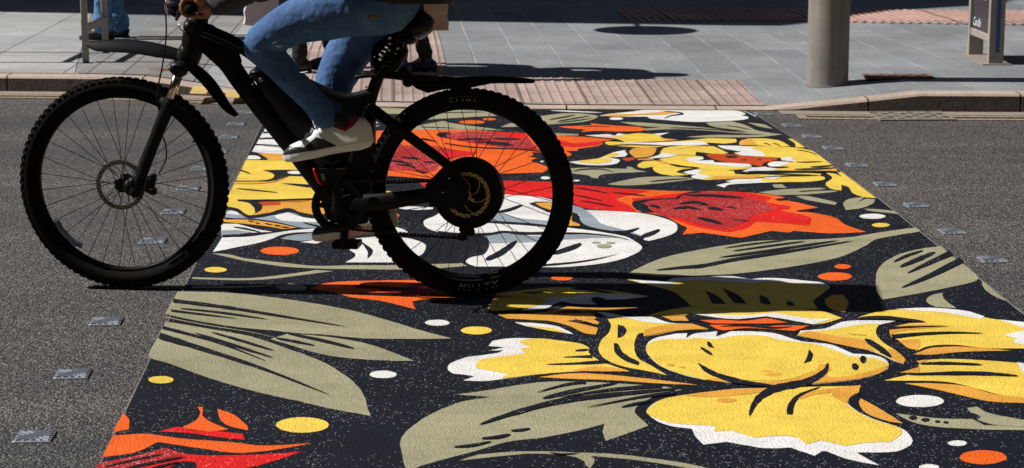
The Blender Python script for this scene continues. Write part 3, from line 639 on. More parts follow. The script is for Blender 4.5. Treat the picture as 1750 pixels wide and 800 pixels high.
# --- red flower behind the rear wheel
p = Part('painted_flower')
p.S('N','J','-100 300 -60 235 60 218 270 213 800 213 1300 245 1560 262 1800 272 2040 295 1950 312 1950 330 1900 350 1730 375 1742 390 1630 395 1682 415 1670 435 1600 442 1500 410 1345 402 1352 430 1300 440 1388 452 1340 478 1462 520 1476 550 1440 575 1030 588 700 600 500 632 200 612 50 600 -60 560 -120 420')
p.S('S','J','608 245 800 225 1270 245 1330 300 1405 392 1200 372 950 342 750 312 640 282',2).S('D','J','528 255 560 234 650 230 615 258 640 282 750 308 620 285 560 275',3).S('R','J','950 226 1280 242 1330 295 1200 285 1050 250',3)
p.S('R','J','1580 300 1700 328 1955 308 1900 342 1700 362 1600 352',2).S('S','J','180 345 280 345 500 350 700 385 875 408 800 430 640 465 540 530 525 562 400 572 200 557 60 550 100 470 150 380',2).S('R','J','640 395 875 405 840 425 700 440 620 460 560 420',3)
for a in ('220 450 300 455 400 465','120 480 200 485 330 510','420 490 470 492 520 498','180 510 290 520 360 540','340 560 400 575 460 580','700 300 850 292 1000 300','840 315 980 320 1150 330','1000 285 1100 292 1250 295','950 330 1080 340 1200 345','390 290 450 298 530 315'): p.T('D','J',a,12,'b',4)
p.T('D','J','600 328 830 362 1200 378 1420 398',6,'c').T('D','J','50 610 200 618 480 640',5,'c'); p.done('red and orange flower seen through the rear wheel')
p = Part('painted_leaf'); p.S('O','J','-300 22 0 20 250 30 520 60 700 40 950 50 1045 92 850 100 400 127 200 75 0 70 -300 50').T('D','J','500 70 700 65 950 60',4); p.N().S('O','J','270 213 330 190 450 160 592 134 640 150 800 175 1000 200 1270 238 1100 216 500 210').T('D','J','380 190 500 192 700 200',4).S('W','I','1150 35 1240 30 1285 55 1150 58',2).N().S('O','I','1120 76 1300 74 1220 105 1120 104'); p.N().S('O','J','1078 187 1160 155 1215 160 1262 186'); p.done()
# --- far right yellow flower and leaves
p = Part('painted_flower')
p.S('Y','L','420 350 700 353 900 364 1030 388 1100 430 1190 500 1240 547 1258 568 900 577 700 577 500 572 440 567 560 532 680 525 660 502 700 482 780 472 768 450 600 442 450 432 368 411 440 400 380 390 280 372 230 347')
p.S('W','L','232 346 420 350 560 366 520 380 600 396 640 440 450 432 368 411 440 400 380 390 280 372',2).S('W','L','772 450 850 443 880 455 860 462 910 482 800 475',2).S('W','L','663 502 720 484 860 486 820 505 760 526 680 526',2).S('W','L','440 568 520 534 680 533 745 545 700 568',2)
for a,w_ in (('900 385 1000 400 1090 432',4),('900 490 1000 490 1130 485',6),('1020 532 1120 528 1220 518',9),('880 552 1080 548 1240 538',10),('480 572 800 574 1255 570',16),('640 530 760 535 840 530',8),('690 480 780 480 880 490',4)): p.T('D','L',a,w_,'b')
p.S('C','L','1050 562 1150 552 1243 547 1258 568 1100 568',3)
p.S('Y','L','418 325 440 300 500 285 640 285 760 303 852 352 700 354 600 346 420 342').S('C','L','425 330 450 297 520 288 575 346 425 342',2).T('D','L','620 328 660 336 690 352',5).T('D','L','700 330 740 338 770 352',5)
p.S('Y','L','830 288 870 288 982 363 900 361 890 325')
p.S('M','L','128 425 200 415 420 430 742 456 730 480 640 490 602 526 500 506 360 497 260 482 170 452',2).Dot('D','L',350,445,55,10,lv=3).Dot('D','L',460,470,22,5,lv=3).Dot('D','L',590,468,22,4,lv=3)
p.S('Y','K','1030 455 1130 425 1150 390 1200 360 1400 345 1600 352 1725 410 1650 426 1560 412 1450 400 1442 430 1300 426 1200 446').S('W','K','1028 456 1130 428 1170 410 1300 424 1180 450',2).T('C','K','1280 378 1400 360 1580 350',7,'b',2)
p.S('Y','K','1130 462 1300 430 1430 433 1505 442 1512 462 1460 476 1592 470 1602 490 1750 500 1900 505 1925 522 1880 546 1700 556 1500 548 1300 512 1200 492').S('W','K','1370 450 1500 442 1510 463 1440 476 1592 472 1605 490 1750 497 1900 505 1925 522 1830 532 1640 515 1480 500 1380 480',2)
p.S('Y','K','948 510 1000 480 1100 474 1180 480 1230 500 1290 530 1482 536 1330 550 1275 575 1385 596 1250 606 1150 590 1090 562 1080 530 1125 520 1060 530 1000 541 960 532').S('C','K','1090 478 1180 482 1240 505 1160 500',2).T('D','K','1215 510 1330 528 1480 540',8)
p.S('Y','K','1338 575 1450 550 1600 549 1770 563 1782 590 1900 595 2250 580 2100 600 1960 622 1750 632 1530 641 1430 627 1408 608 1460 597 1380 592').S('W','K','1338 575 1450 550 1510 556 1470 586 1580 615 1500 637 1430 627 1408 608 1460 597 1380 592',2).S('C','K','1600 612 1750 605 2000 598 1960 622 1750 632 1580 637',2)
p.S('Y','L','222 686 300 670 345 660 300 650 400 635 600 625 700 604 1100 603 1148 618 1130 640 1000 655 700 661 400 676 320 686 290 708').S('W','L','222 686 300 670 345 660 300 650 400 635 620 630 600 650 700 661 400 676 320 686 290 708',2).S('W','L','612 618 680 608 800 606 720 636 640 630',3)
p.S('Y','L','600 600 900 574 1118 588 1105 603 700 606').T('D','L','400 582 700 592 1110 604',7,'b')
p.T('D','L','560 625 800 610 1110 606',6,'b'); p.S('Y','K','498 260 700 250 755 262 780 243 840 251 950 240 1080 246 1218 238 1140 262 1180 285 1292 300 1200 306 1000 316 850 320 760 288 600 272')
p.S('W','K','498 260 700 250 755 264 780 243 845 251 800 266 700 272 600 271',2).S('W','K','1085 246 1220 237 1140 262 1120 258',2).S('C','K','1140 285 1200 288 1295 300 1200 306',2)
p.S('Y','K','668 320 690 311 1000 322 1200 314 1400 300 1550 284 1790 290 1788 318 1690 330 1550 320 1490 342 1230 345 1100 361 950 361 800 352 700 341').S('W','K','780 322 1100 322 1500 308 1560 340 1300 346 1000 336',2).T('D','K','690 350 900 342 1200 352',5,'b')
p.S('W','K','358 486 500 470 620 455 700 420 760 400 845 384 842 400 862 420 840 440 700 450 785 464 792 485 740 507 600 516 450 506').S('Y','K','420 482 600 460 700 455 730 470 700 490 600 502 500 497',2).S('Y','K','640 447 740 406 790 420 740 446',2)
p.S('C','K','878 396 920 370 1000 360 1112 368 1092 415 1040 442 930 452 900 430').S('M','K','808 461 850 450 935 450 905 470 860 480').S('C','K','940 462 1080 455 1090 466 960 470')
p.S('Y','L','1160 580 1230 586 1300 616 1255 575 1292 574 1592 797 1480 786 1390 756 1350 702 1290 680 1290 730 1200 716 1155 672 1212 622')
p.done('yellow flower at the far right edge')
p = Part('painted_flower'); p.S('N','K','268 183 450 176 560 172 540 155 700 170 960 185 1018 205 980 222 800 226 600 220 458 231 505 210 340 195').T('D','K','460 188 600 182 720 190',3); p.done('small orange bud near the kerb')
p = Part('painted_leaf'); p.S('O','K','360 540 520 535 850 545 858 525 900 530 930 550 1032 570 800 580 640 596 606 627 560 620 520 600 400 585 380 570').T('D','K','380 572 480 552 640 550 745 576',6); p.N().S('O','K','688 676 850 640 1000 615 1300 610 1445 630 1300 650 1000 681 800 686').T('D','K','1040 660 1200 642 1390 632',6); p.done()
p = Part('painted_leaf'); p.S('O','K','790 143 1000 150 1250 168 1500 190 1750 218 2100 240 2192 250 2100 256 1800 238 1500 215 1250 205 1020 216 1000 202 1150 190 950 175').T('D','K','1200 195 1500 205 1900 238',5); p.N().S('O','K','1365 271 1600 255 1900 256 2185 250 2000 271 1750 276 1450 276').N().S('O','L','130 150 350 138 470 170 565 215 700 240 560 236 400 212 200 185').T('D','L','300 175 400 190 520 215',4).N().S('O','L','488 150 600 160 640 168 705 203 600 186').N().S('O','K','225 238 445 248 440 260 225 262').N().S('O','K','110 95 300 70 480 72 602 90 590 112 500 140 350 155 150 168').T('D','K','190 128 300 108 420 85',7).T('D','K','260 140 400 118 545 93',6).T('D','K','250 152 400 138 570 113',5); p.done()
p = Part('painted_flower'); p.S('W','K','620 92 700 76 900 55 1000 42 1400 44 1750 45 1820 50 1872 75 1830 85 1898 105 1840 126 1600 140 1400 143 1170 126 1060 116 1030 98 800 99').S('C','K','650 93 720 79 900 75 1050 67 1180 56 1285 64 1180 84 1000 86 800 98',2).T('D','K','1165 55 1270 62 1338 77 1230 93 1170 118',7,'b').T('W','K','200 47 400 55 650 66',10,'b',2).T('B','L','430 48 480 60 560 98',16,'e',2); p.done('white flower at the kerb')
# ------------------------------------------------------------------ road studs, grates, street furniture
m_stud = mat('stud_metal', (0.36, 0.39, 0.44), 0.4, 0.6)
studs = [(60,748),(125,641),(182,551),(225,474),(262,413),(297,363),(322,323),(345,289),(372,260),(392,235),(404,213),(419,193),
         (1305,195),(1354,215),(1388,234),(1424,254),(1465,283),(1513,316),(1566,352),(1628,397),(1697,445),(1782,505),(1890,585)]
def stud_mesh():
    s = MB(); s.box((0, 0, 0.0015), (0.108, 0.108, 0.006), None, 0.003)
    for sg in (-1, 1):                      # ribs running along both diagonals, cut where they cross
        for k in (-0.045, -0.03, -0.015, 0.0, 0.015, 0.03, 0.045):
            h = 0.066 - abs(k); segs = [(-h, h)] if sg > 0 and abs(k) < .02 else [(-h, -0.022), (0.022, h)]
            for a_, b_ in segs:
                m_ = (a_ + b_) / 2; c_ = Vector(((m_ + k) * .7071, sg * (m_ - k) * .7071, 0.0058))
                if b_ - a_ > .012: s.box(c_, (b_ - a_, 0.0065, 0.004), Matrix.Rotation(sg * math.pi / 4, 3, 'Z'))
    return s
first = None
order = {i: n for i, n in enumerate(['nearest', 'second', 'third', 'fourth', 'fifth', 'sixth', 'seventh', 'eighth', 'ninth', 'tenth', 'eleventh', 'twelfth'])}
lef, rig = studs[:12], list(reversed(studs[12:]))
for side, lst in (('left', lef), ('right', rig)):
    for i, p in enumerate(lst):
        if first is None: first = obj('road_stud', stud_mesh(), m_stud); o = first
        else: o = first.copy(); scene.collection.objects.link(o)
        g = G(*p); o.location = (g.x, g.y, 0.001); o.rotation_euler = (0, 0, R(3.3) + random.uniform(-.03, .03)); sc_ = random.uniform(.96, 1.04); o.scale = (sc_, sc_, 1)
        tag(o, 'metal stud, %s nearest the camera beside the %s mural edge' % (order[i] if i else 'the one', side), 'road stud', 'metal road studs beside the mural')
m_rust = mat('rusty_iron', (0.24, 0.14, 0.10), 0.8); m_dark = mat('dark_gap', (0.004, 0.004, 0.004), 0.9)
def grate(name, label, c, wx, wy, nx, ny, ang):
    t = thing(name, label, 'drain', c, ang)
    s = MB(); s.box((0, 0, 0.0), (wx, wy, 0.006)); obj('pit', s, m_dark if name == 'gully_grate' else mat('dark_rust', (0.08, 0.045, 0.03), 0.9), t)  # access cover: plate under the bars in a darker rust brown
    s = MB()
    for i in range(nx + 1):
        s.box((-wx / 2 + wx * i / nx, 0, 0.006), (0.012, wy, 0.008))
    for j in range(ny + 1): s.box((0, -wy / 2 + wy * j / ny, 0.0075), (wx + 0.012, 0.022, 0.009))
    for i in range(nx):
        for j in range(ny):
            if (i + j) % 2: s.box((-wx / 2 + wx * (i + .5) / nx, -wy / 2 + wy * (j + .5) / ny, 0.006), (wx / nx * 0.98, wy / ny * 0.98, 0.006))
    obj('grid', s, m_chan if name == 'gully_grate' else m_rust, t); return t
g = G(1557, 199.5); grate('gully_grate', 'cast iron gully grate in the road against the right kerb', (g.x, g.y, -0.003), 0.44, 0.36, 8, 5, 0.04)
g = GP(1535, 132.5); grate('access_cover', 'small rusty cover in the grey paving between column and poster board', (g.x, g.y, g.z), 0.42, 0.20, 9, 3, 0.05)
g = GP(272, 119); s = MB(); s.box((0, 0, 0.005), (0.14, 0.10, 0.008), None, 0.002); o = obj('stopcock_cover', s, m_rust); o.location = g; tag(o, 'tiny rusty cover plate in the dark setts behind the front mudguard', 'utility cover')

def brushed(name, col, rough=0.5, metal=0.3, sc=(40, 40, 2)):
    m = mat(name, col, rough, metal); P = coords(m); mp = N(m, 'ShaderNodeMapping'); L(m, P, mp.inputs[0]); mp.inputs['Scale'].default_value = sc
    n = noise_n(m, mp.outputs[0], 1.0, 4, 0.6); n2 = noise_n(m, P, 6, 5, 0.7)
    c = mix(m, 1.0, ramp(m, n, [(0.3, tuple(x * 0.85 for x in col)), (0.7, tuple(x * 1.12 for x in col))]), ramp(m, n2, [(0.3, g3(0.8)), (0.7, g3(1.1))]), 'MULTIPLY')
    L(m, c, bsdf(m).inputs['Base Color']); return m
m_col = brushed('column_paint', (0.235, 0.215, 0.19), 0.6, 0.0, (25, 25, 1.5)); m_post = brushed('post_metal', (0.34, 0.31, 0.27), 0.55, 0.1)
# round column
g = GP(1413.5, 145); t = thing('steel_column', 'thick round grey column standing on the paving near the right kerb', 'column', g)
s = MB(); s.lathe((0, 0, 0), [(0.1335, -0.02), (0.1335, 0.05), (0.1325, 0.2), (0.1325, 2.2), (0.13, 6.0), (0.0001, 6.0)], 64, 'z', False); obj('shaft', s, m_col, t, True, 60)
s = MB(); s.lathe((0, 0, 0), [(0.138, -0.02), (0.138, 0.006), (0.1336, 0.012)], 64, 'z', False); obj('base_seal', s, mat('sealant', (0.16, 0.15, 0.14), 0.9), t, True)
# poster board on two posts
gA = GP(1699, 110); gB = GP(1652, 97.5)
t = thing('poster_board', 'freestanding advertising board on two metal legs at the right edge', 'poster board', (gA.x, gA.y, gA.z))
bl = (gB - gA); L_ = 0.62
m_blue = mat('blue_inlay', (0.035, 0.10, 0.27), 0.4); m_poster = mat('poster_dark', (0.05, 0.04, 0.05), 0.35)
m_pink = mat('poster_mauve', (0.30, 0.22, 0.28), 0.4); m_pw = mat('poster_white', (0.7, 0.72, 0.75), 0.4)
X = -0.025
for k, y in enumerate((0.0, L_)):
    s = MB(); s.box((X + 0.03, y, 1.05), (0.105, 0.05, 2.14), None, 0.004); pp = obj('post', s, m_post, t)
    if k == 0:
        s = MB(); s.box((X + 0.036, -0.026, 1.08), (0.026, 0.004, 2.0)); q = obj('inlay', s, m_blue, pp)
s = MB(); s.box((X + 0.03, L_ / 2, 0.175), (0.09, L_ - 0.05, 0.05), None, 0.004); obj('bottom_rail', s, m_post, t)
s = MB(); s.box((X + 0.03, L_ / 2, 2.09), (0.09, L_ - 0.05, 0.06), None, 0.004); obj('top_rail', s, m_post, t)
s = MB(); s.box((X + 0.03, L_ / 2, 1.13), (0.06, L_ - 0.052, 1.86)); pan = obj('panel', s, m_poster, t)
s = MB(); s.mi = 0
s.box((X - 0.003, 0.50, 1.25), (0.004, 0.07, 1.45)); s.box((X - 0.003, 0.25, 1.22), (0.004, 0.13, 1.6)); s.box((X - 0.003, 0.1, 1.3), (0.004, 0.03, 1.5))
obj('poster_artwork', s, m_pink, pan)
# small light wording near the foot of the poster (unreadable even in the photo)
cu = bpy.data.curves.new('wording', 'FONT'); cu.body = 'Candle'; cu.size = 0.085; cu.extrude = 0.001; cu.shear = 0.3
to = bpy.data.objects.new('wording', cu); scene.collection.objects.link(to)
me = bpy.data.meshes.new_from_object(to.evaluated_get(bpy.context.evaluated_depsgraph_get())); bpy.data.objects.remove(to)
me.materials.clear(); me.materials.append(m_pw); wo = bpy.data.objects.new('wording', me); scene.collection.objects.link(wo); wo.parent = pan
wo.rotation_euler = (math.pi / 2, 0, -math.pi / 2); wo.location = (X - 0.003, 0.575, 0.225)
s = MB(); s.box((X + 0.03, L_ / 2, 0.004), (0.2, L_ + 0.15, 0.008)); obj('foot_plate', s, m_chan, t)
# rail stands on the left pavement
def stand(px, label):
    a = GP(px[0], px[1]); t = thing('rail_stand', label, 'railing', (a.x, a.y, a.z), 0.0, 'two-post rail stands on the left pavement')
    for y in (0, 0.70):
        s = MB(); s.box((0, y, 0.65), (0.04, 0.045, 1.34), None, 0.005); obj('post', s, m_post, t)
    for z in (0.235, 0.92, 1.29):
        s = MB(); s.box((0, 0.35, z), (0.03, 0.655, 0.05), None, 0.004); obj('rail', s, m_post, t)
    return a
a0 = stand((147, 107), 'grey metal rail stand behind the front mudguard tip, its low rail in view')
b0 = stand((-112, 107), 'grey metal rail stand beyond the left frame edge, only its rail shadow in view')
# round sign on an arm whose shadow lies on the paving
sh = GP(1105, 52); h_ = 2.75; c0 = Vector((sh.x, sh.y, 0.1)) - trav * (h_ / -trav.z)
t = thing('round_sign', 'round street sign on a slim post behind the rider, casting the oval shadow', 'street sign', (c0.x - 0.05, 19.3, 0.1))
s = MB(); s.cyl((0, 0, 1.5), 0.03, 3.0, 16, 'z'); obj('post', s, m_post, t)
s = MB(); s.tube([(0, 0, h_), (0.0, (c0.y - 19.3) * .5, h_ + .02), (0.0, c0.y - 19.3, h_)], 0.018, 8); obj('arm', s, m_post, t)
s = MB(); s.cyl((0.05, c0.y - 19.3, h_), 0.42, 0.012, 48, 'x'); obj('disc', s, mat('sign_back', (0.35, 0.35, 0.36), 0.5, 0.5), t)

# ------------------------------------------------------------------ building, and an unseen canopy added and shaped to shade the back pavement
m_stone = slab_mat('building_stone', (0.22, 0.18, 0.15), (0.26, 0.21, 0.18), (0.12, 0.1, 0.09), 0.9, 0.4, 0.01)
m_glass = mat('window_glass', (0.02, 0.025, 0.03), 0.1)
b_ = thing('stone_building', 'dark stone building set back on the far left, mostly outside the frame', 'building', (-17, 36, 0))
s = MB(); s.box((0, 0, 6), (26, 16, 12)); wl = obj('wall', s, m_stone, b_)
for fl in range(3):
    for i in range(8):
        s = MB(); s.box((-11 + i * 3.1, -8.01, 2.2 + fl * 3.6), (1.3, 0.08, 2.0)); wv = obj('window', s, m_glass, b_)
        s = MB(); s.box((-11 + i * 3.1, -8.06, 1.12 + fl * 3.6), (1.6, 0.2, 0.12)); obj('sill', s, m_kerb, wv)
CHh = 9.0; pts = [GP(*p) for p in ((-900, 12), (-300, 16), (0, 21), (400, 28), (700, 35), (1000, 40), (1290, 44), (1345, 38), (1400, 30), (1498, 17), (1600, 11), (1660, 8))]
off = Vector((CHh / math.tan(SUN_EL) * math.sin(SUN_HEAD), CHh / math.tan(SUN_EL) * math.cos(SUN_HEAD), 0))
pl = [(p.x - off.x, p.y - off.y) for p in pts]; pl += [(pl[-1][0] + 1.5, pl[-1][1] + 3), (pl[-1][0] + 3, 30), (pl[0][0] - 6, 30), (pl[0][0] - 6, pl[0][1])]
c_ = thing('shade_canopy', 'unseen flat canopy on posts, added to cast the shade edge on the far pavement', 'canopy', (0, 0, 0))
s = MB(); n = len(pl); tri = tessellate_polygon([[Vector((p[0], p[1], 0)) for p in pl]])
s.add([(p[0], p[1], CHh) for p in pl] + [(p[0], p[1], CHh + 0.35) for p in pl], [tuple(t_) for t_ in tri] + [tuple(n + i for i in t_) for t_ in tri] + [(i, (i + 1) % n, n + (i + 1) % n, n + i) for i in range(n)])
obj('roof', s, m_post, c_)
for x, y in ((-14, 22.5), (-9.5, 23.5), (-7, 27)):
    s = MB(); s.cyl((x, y, CHh / 2), 0.14, CHh, 20, 'z'); obj('post', s, m_post, c_, True, 50)

m_dark_brick = slab_mat('dark_brick', (0.045, 0.035, 0.03), (0.06, 0.045, 0.038), (0.03, 0.025, 0.02), 0.45, 0.15, 0.01)  # for unseen blocks added to cut sky fill; brick dark to limit bounce
def block(label, x0, x1, y0, y1, h, face):
    t = thing('sky_blocking_building', label, 'building', ((x0 + x1) / 2, (y0 + y1) / 2, -0.03), 0, 'unseen buildings added around the street to cut sky light')
    W_, D_ = x1 - x0, y1 - y0; s = MB(); s.box((0, 0, h / 2), (W_, D_, h)); obj('wall', s, m_dark_brick, t)
    s = MB(); s.box((0, 0, h + .2), (W_ + .5, D_ + .5, .4)); obj('cornice', s, m_stone, t)
    Ln = W_ if face in ('n', 's') else D_; k = int(Ln // 4)
    for fl in range(int(h // 4)):
        for i in range(k):
            u = -Ln / 2 + (i + .5) * Ln / k; z = 2.2 + fl * 3.8; s = MB(); e = .03
            if face == 'n': s.box((u, D_ / 2, z), (1.5, e * 2, 2.2))
            elif face == 's': s.box((u, -D_ / 2, z), (1.5, e * 2, 2.2))
            else: s.box(((-W_ / 2 if face == 'w' else W_ / 2), u, z), (e * 2, 1.5, 2.2))
            obj('window', s, m_glass, t)
block('long unseen dark brick block behind the camera, added to cut sky light', -40, 40, -17, -6, 34, 'n')
block('unseen dark brick block beyond the far pavement, added to cut sky light', -8, 34, 32, 44, 34, 's')
block('unseen dark brick block closing the street on the right, added to cut sky light', 22, 36, -5, 31, 34, 'w')
block('unseen dark brick block closing the street on the left, added to cut sky light', -46, -30, -5, 26, 19, 'e')
# ------------------------------------------------------------------ the bicycle
O_ = G(215, 493); E_ = (G(802, 507) - O_); WB = E_.length; EU = E_.normalized(); EV = Vector((EU.y, -EU.x, 0))  # EV toward the camera
RZ = math.atan2(EU.y, EU.x)
def B(px, py, v=0.0):          # pixel -> bicycle coordinates (x right, y away from camera, z up) on the plane v metres nearer the camera
    d = ray(px, py); o = Vector((0, 0, CH)); p0 = O_ + EV * v; t = (p0 - o).dot(EV) / d.dot(EV); q = o + d * t
    return Vector(((q - O_).dot(EU), -v, q.z))
m_blk = mat('black_frame', (0.0035, 0.0035, 0.004), 0.5, 0.0, 0.14); m_rub = mat('black_rubber', (0.005, 0.005, 0.005), 0.85, 0, 0.1)
m_sat = mat('black_plastic', (0.005, 0.005, 0.006), 0.42, 0.0, 0.25); m_chr = mat('silver_metal', (0.6, 0.6, 0.62), 0.25, 0.9)
m_rot = mat('rotor_steel', (0.20, 0.17, 0.14), 0.45, 0.6); m_brs = mat('brass_rotor', (0.42, 0.30, 0.16), 0.5, 0.3)
m_redp = mat('red_anodised', (0.45, 0.01, 0.01), 0.4); m_refl = mat('reflector', (0.10, 0.10, 0.13), 0.3); m_let = mat('tyre_lettering', (0.30, 0.34, 0.62), 0.6)
m_gold = mat('gold_stanchion', (0.75, 0.62, 0.45), 0.15, 1.0); m_spk = mat('spoke_black', (0.02, 0.02, 0.02), 0.5, 0.3)
bike = thing('electric_bicycle', 'black electric mountain bicycle in side view with a large rear hub motor', 'bicycle', (O_.x, O_.y, 0), RZ)
def V(x, y, z): return Vector((x, y, z))
def arc(c, r, a0, a1, n, y=0): return [V(c.x + r * math.cos(R(a0 + (a1 - a0) * i / n)), y, c.z + r * math.sin(R(a0 + (a1 - a0) * i / n))) for i in range(n + 1)]
def wheel(name, cx, rad, knobs, hub_r, hub_w, nsp, rim_in, sr):
    c = V(cx, 0, rad + 0.002)
    tr = 0.031; mr = rad - tr - 0.004
    s = MB(); s.lathe(c, [(rim_in, -0.008), (rim_in + 0.004, -0.013), (mr - tr + 0.016, -0.016), (mr - tr + 0.016, 0.016), (rim_in + 0.004, 0.013), (rim_in, 0.008)], 96)
    wh = obj(name, s, m_blk, bike, True, 35)
    s = MB(); prof = [((mr + tr * 1.0 * math.cos(a)), tr * math.sin(a)) for a in [2 * math.pi * k / 16 for k in range(16)]]
    s.lathe(c, prof, 128)
    for k in range(knobs):
        a = 2 * math.pi * k / knobs
        for yy, rr, da in ((-0.024, -0.0085, 0.5), (-0.009, 0.0, 0), (0.009, 0.0, 0), (0.024, -0.0085, 0.5)):
            ang = a + da * 2 * math.pi / knobs; q = c + V(math.cos(ang), 0, math.sin(ang)) * (rad - 0.0072 + rr) + V(0, yy, 0)
            s.box(q, (0.0085, 0.010, 0.017), Matrix.Rotation(-ang, 3, 'Y') )
    ty = obj('tyre', s, m_rub, wh, True, 40)
    s = MB(); s.cyl(c, hub_r, hub_w, 64, 'y', 0.006); [s.cyl(c + V(.105 * math.cos(k_ * math.pi / 6), -hub_w / 2 - .001, .105 * math.sin(k_ * math.pi / 6)), .0035, .004, 8) for k_ in range(12 if hub_r > .1 else 0)]; hb = obj('hub', s, m_blk, wh, True, 35)
    s = MB()
    for k in range(nsp):
        sd_ = 1 if k % 2 else -1; a = 2 * math.pi * (k + 0.5) / nsp; da = (0.5 if (k // 2) % 2 else -0.5) * (0.9 if hub_r < 0.05 else 0.35)
        hr = max(hub_r - 0.002, 0.03)
        s.tube([c + V(hr * math.cos(a + da), sd_ * min(hub_w / 2 - 0.004, 0.03), hr * math.sin(a + da)), c + V((rim_in + 0.003) * math.cos(a), sd_ * 0.003, (rim_in + 0.003) * math.sin(a))], sr, 5)
    obj('spokes', s, m_spk, wh)
    return wh, c
fw, fc = wheel('front_wheel', 0.008, 0.385, 84, 0.030, 0.07, 32, 0.308, 0.0013)
rw, rc = wheel('rear_wheel', WB, 0.373, 84, 0.124, 0.075, 36, 0.296, 0.0013)
def rotor(parent, c, r, y, m, slots=36, arms=6, wid=0.016):
    s = MB(); s.lathe(V(c.x, y, c.z), [(r - wid, -0.001), (r, -0.001), (r, 0.001), (r - wid, 0.001)], 64)
    for k in range(slots):
        a = 2 * math.pi * k / slots; q = V(c.x, y - 0.0012, c.z) + V(math.cos(a), 0, math.sin(a)) * (r - wid / 2 + (0.003 if k % 2 else -0.003))
        s.mi = 1; s.box(q, (wid * 0.5, 0.0012, 0.004), Matrix.Rotation(-a - 0.5, 3, 'Y')); s.mi = 0
    for k in range(arms):
        a = 2 * math.pi * k / arms
        s.tube([V(c.x, y, c.z) + V(math.cos(a + t * 0.9), 0, math.sin(a + t * 0.9)) * (0.02 + (r - wid - 0.018) * t) for t in (0, .33, .66, 1)], 0.0017, 6)
    return obj('brake_rotor', s, [m, m_blk], parent)
rotor(fw, fc, 0.090, -0.042, m_rot); rotor(rw, rc, 0.081, -0.049, m_brs, 44, 6, 0.013)
s = MB(); s.lathe(V(rc.x, -0.052, rc.z), [(0.010, -0.006), (0.016, -0.006), (0.016, 0.004), (0.010, 0.004)], 24); s.box(V(rc.x + 0.012, -0.053, rc.z - 0.012), (0.03, 0.005, 0.012), Matrix.Rotation(0.5, 3, 'Y')); obj('axle_nut', s, m_brs, rw)
# clip-on reflector in the front wheel and valves
a0 = [B(x, y, .02) for x, y in ((97, 378), (104, 392), (115, 404), (127, 414), (141, 420))]
s = MB(); s.tube(a0, 0.011, 8, 0.35); obj('wheel_reflector', s, m_refl, fw)
s = MB(); s.tube([B(338, 236), B(330, 243)], 0.004, 6); obj('valve', s, m_blk, fw)
# lettering on the rear sidewall: pale blue strokes, mirrored low on the tyre as in the photo
def letters(txt, a_mid, r_, size, m, flip, step):
    n = len(txt)
    for i, ch in enumerate(txt):
        if ch == ' ': continue
        cu = bpy.data.curves.new('letter', 'FONT'); cu.body = ch; cu.size = size; cu.extrude = 0.0008; cu.align_x = 'CENTER'; cu.align_y = 'CENTER'; cu.shear = 0.25; cu.offset = 0.0008
        to = bpy.data.objects.new('letter', cu); scene.collection.objects.link(to)
        a = R(a_mid + (i - (n - 1) / 2) * step); up = 1 if not flip else -1
        rad_ = Vector((math.cos(a), 0, math.sin(a))); pos = V(rc.x, 0, rc.z) + rad_ * r_ + V(0, -0.0295, 0)
        # text x axis tangential, y axis radial
        yv = rad_ * up; zv = Vector((0, -1, 0)); xv = yv.cross(zv)
        M = Matrix((xv, yv, zv)).transposed().to_4x4(); M.translation = pos
        dg = bpy.context.evaluated_depsgraph_get(); me = bpy.data.meshes.new_from_object(to.evaluated_get(dg)); bpy.data.objects.remove(to)
        me.materials.clear(); me.materials.append(m); lo = bpy.data.objects.new('lettering', me); scene.collection.objects.link(lo); lo.parent = rw; lo.matrix_local = M
letters('MVITX', -84, 0.336, 0.034, m_let, True, 5.0)
letters('INVIT', 93, 0.335, 0.020, mat('lettering_grey', (0.3, 0.28, 0.27), 0.6), False, 3.6)
# frame --------------------------------------------------
s = MB(); off_ = V(0.027, 0, 0.021)
s.limb([B(351, 70), B(388, 105), B(410, 136), B(453, 192), B(500, 251), B(553, 320), B(572, 345)], [0.04, 0.037, 0.036, 0.036, 0.036, 0.037, 0.04], 18, 0.8)
s.limb([B(342, 52), B(372, 62), B(400, 73), B(428, 92), B(455, 112), B(520, 140), B(585, 168), B(634, 160)], [0.03, 0.027, 0.022, 0.021, 0.019, 0.018, 0.02, 0.02], 14, 0.8)
s.limb([B(372, 72), B(392, 88), B(404, 104)], [0.035, 0.03, 0.02], 12, 0.5)
s.limb([B(336, 42), B(331, 70), B(326, 98)], [0.042, 0.042, 0.036], 20); s.limb([B(356, 60), B(362, 84)], [.04, .03], 14, .6)
s.limb([B(583, 352), B(612, 245), B(636, 160), B(652, 118)], [0.03, 0.026, 0.022, 0.02], 16)
s.prism([(p.x, p.z) for p in [B(548, 330), B(556, 290), B(566, 240), B(588, 172), B(634, 158), B(641, 200), B(640, 300), B(628, 380), B(590, 385), B(560, 372)]], -0.022, 0.022)
fr = obj('frame', s, m_blk, bike, True, 45)
s = MB(); a = [B(x, y) for x, y in ((438, 133), (462, 160), (505, 213), (545, 265), (575, 300))]
s.limb([p + V(0.018, 0, 0.016) for p in a], [0.030, 0.056, 0.060, 0.060, 0.05], 18, 0.6); s.ell(B(440, 128, 0.02), (0.03, 0.035, 0.025), 16); bt = obj('battery', s, m_sat, bike, True, 60)
s = MB(); s.cyl(B(446, 137, 0.055), 0.008, 0.006, 16); obj('key_lock', s, m_rot, bt)
s = MB(); s.cyl(B(430, 131, 0.045), 0.004, 0.006, 10); s.cyl(B(432, 144, 0.045), 0.0025, 0.006, 10); obj('bolt', s, m_chr, bt)
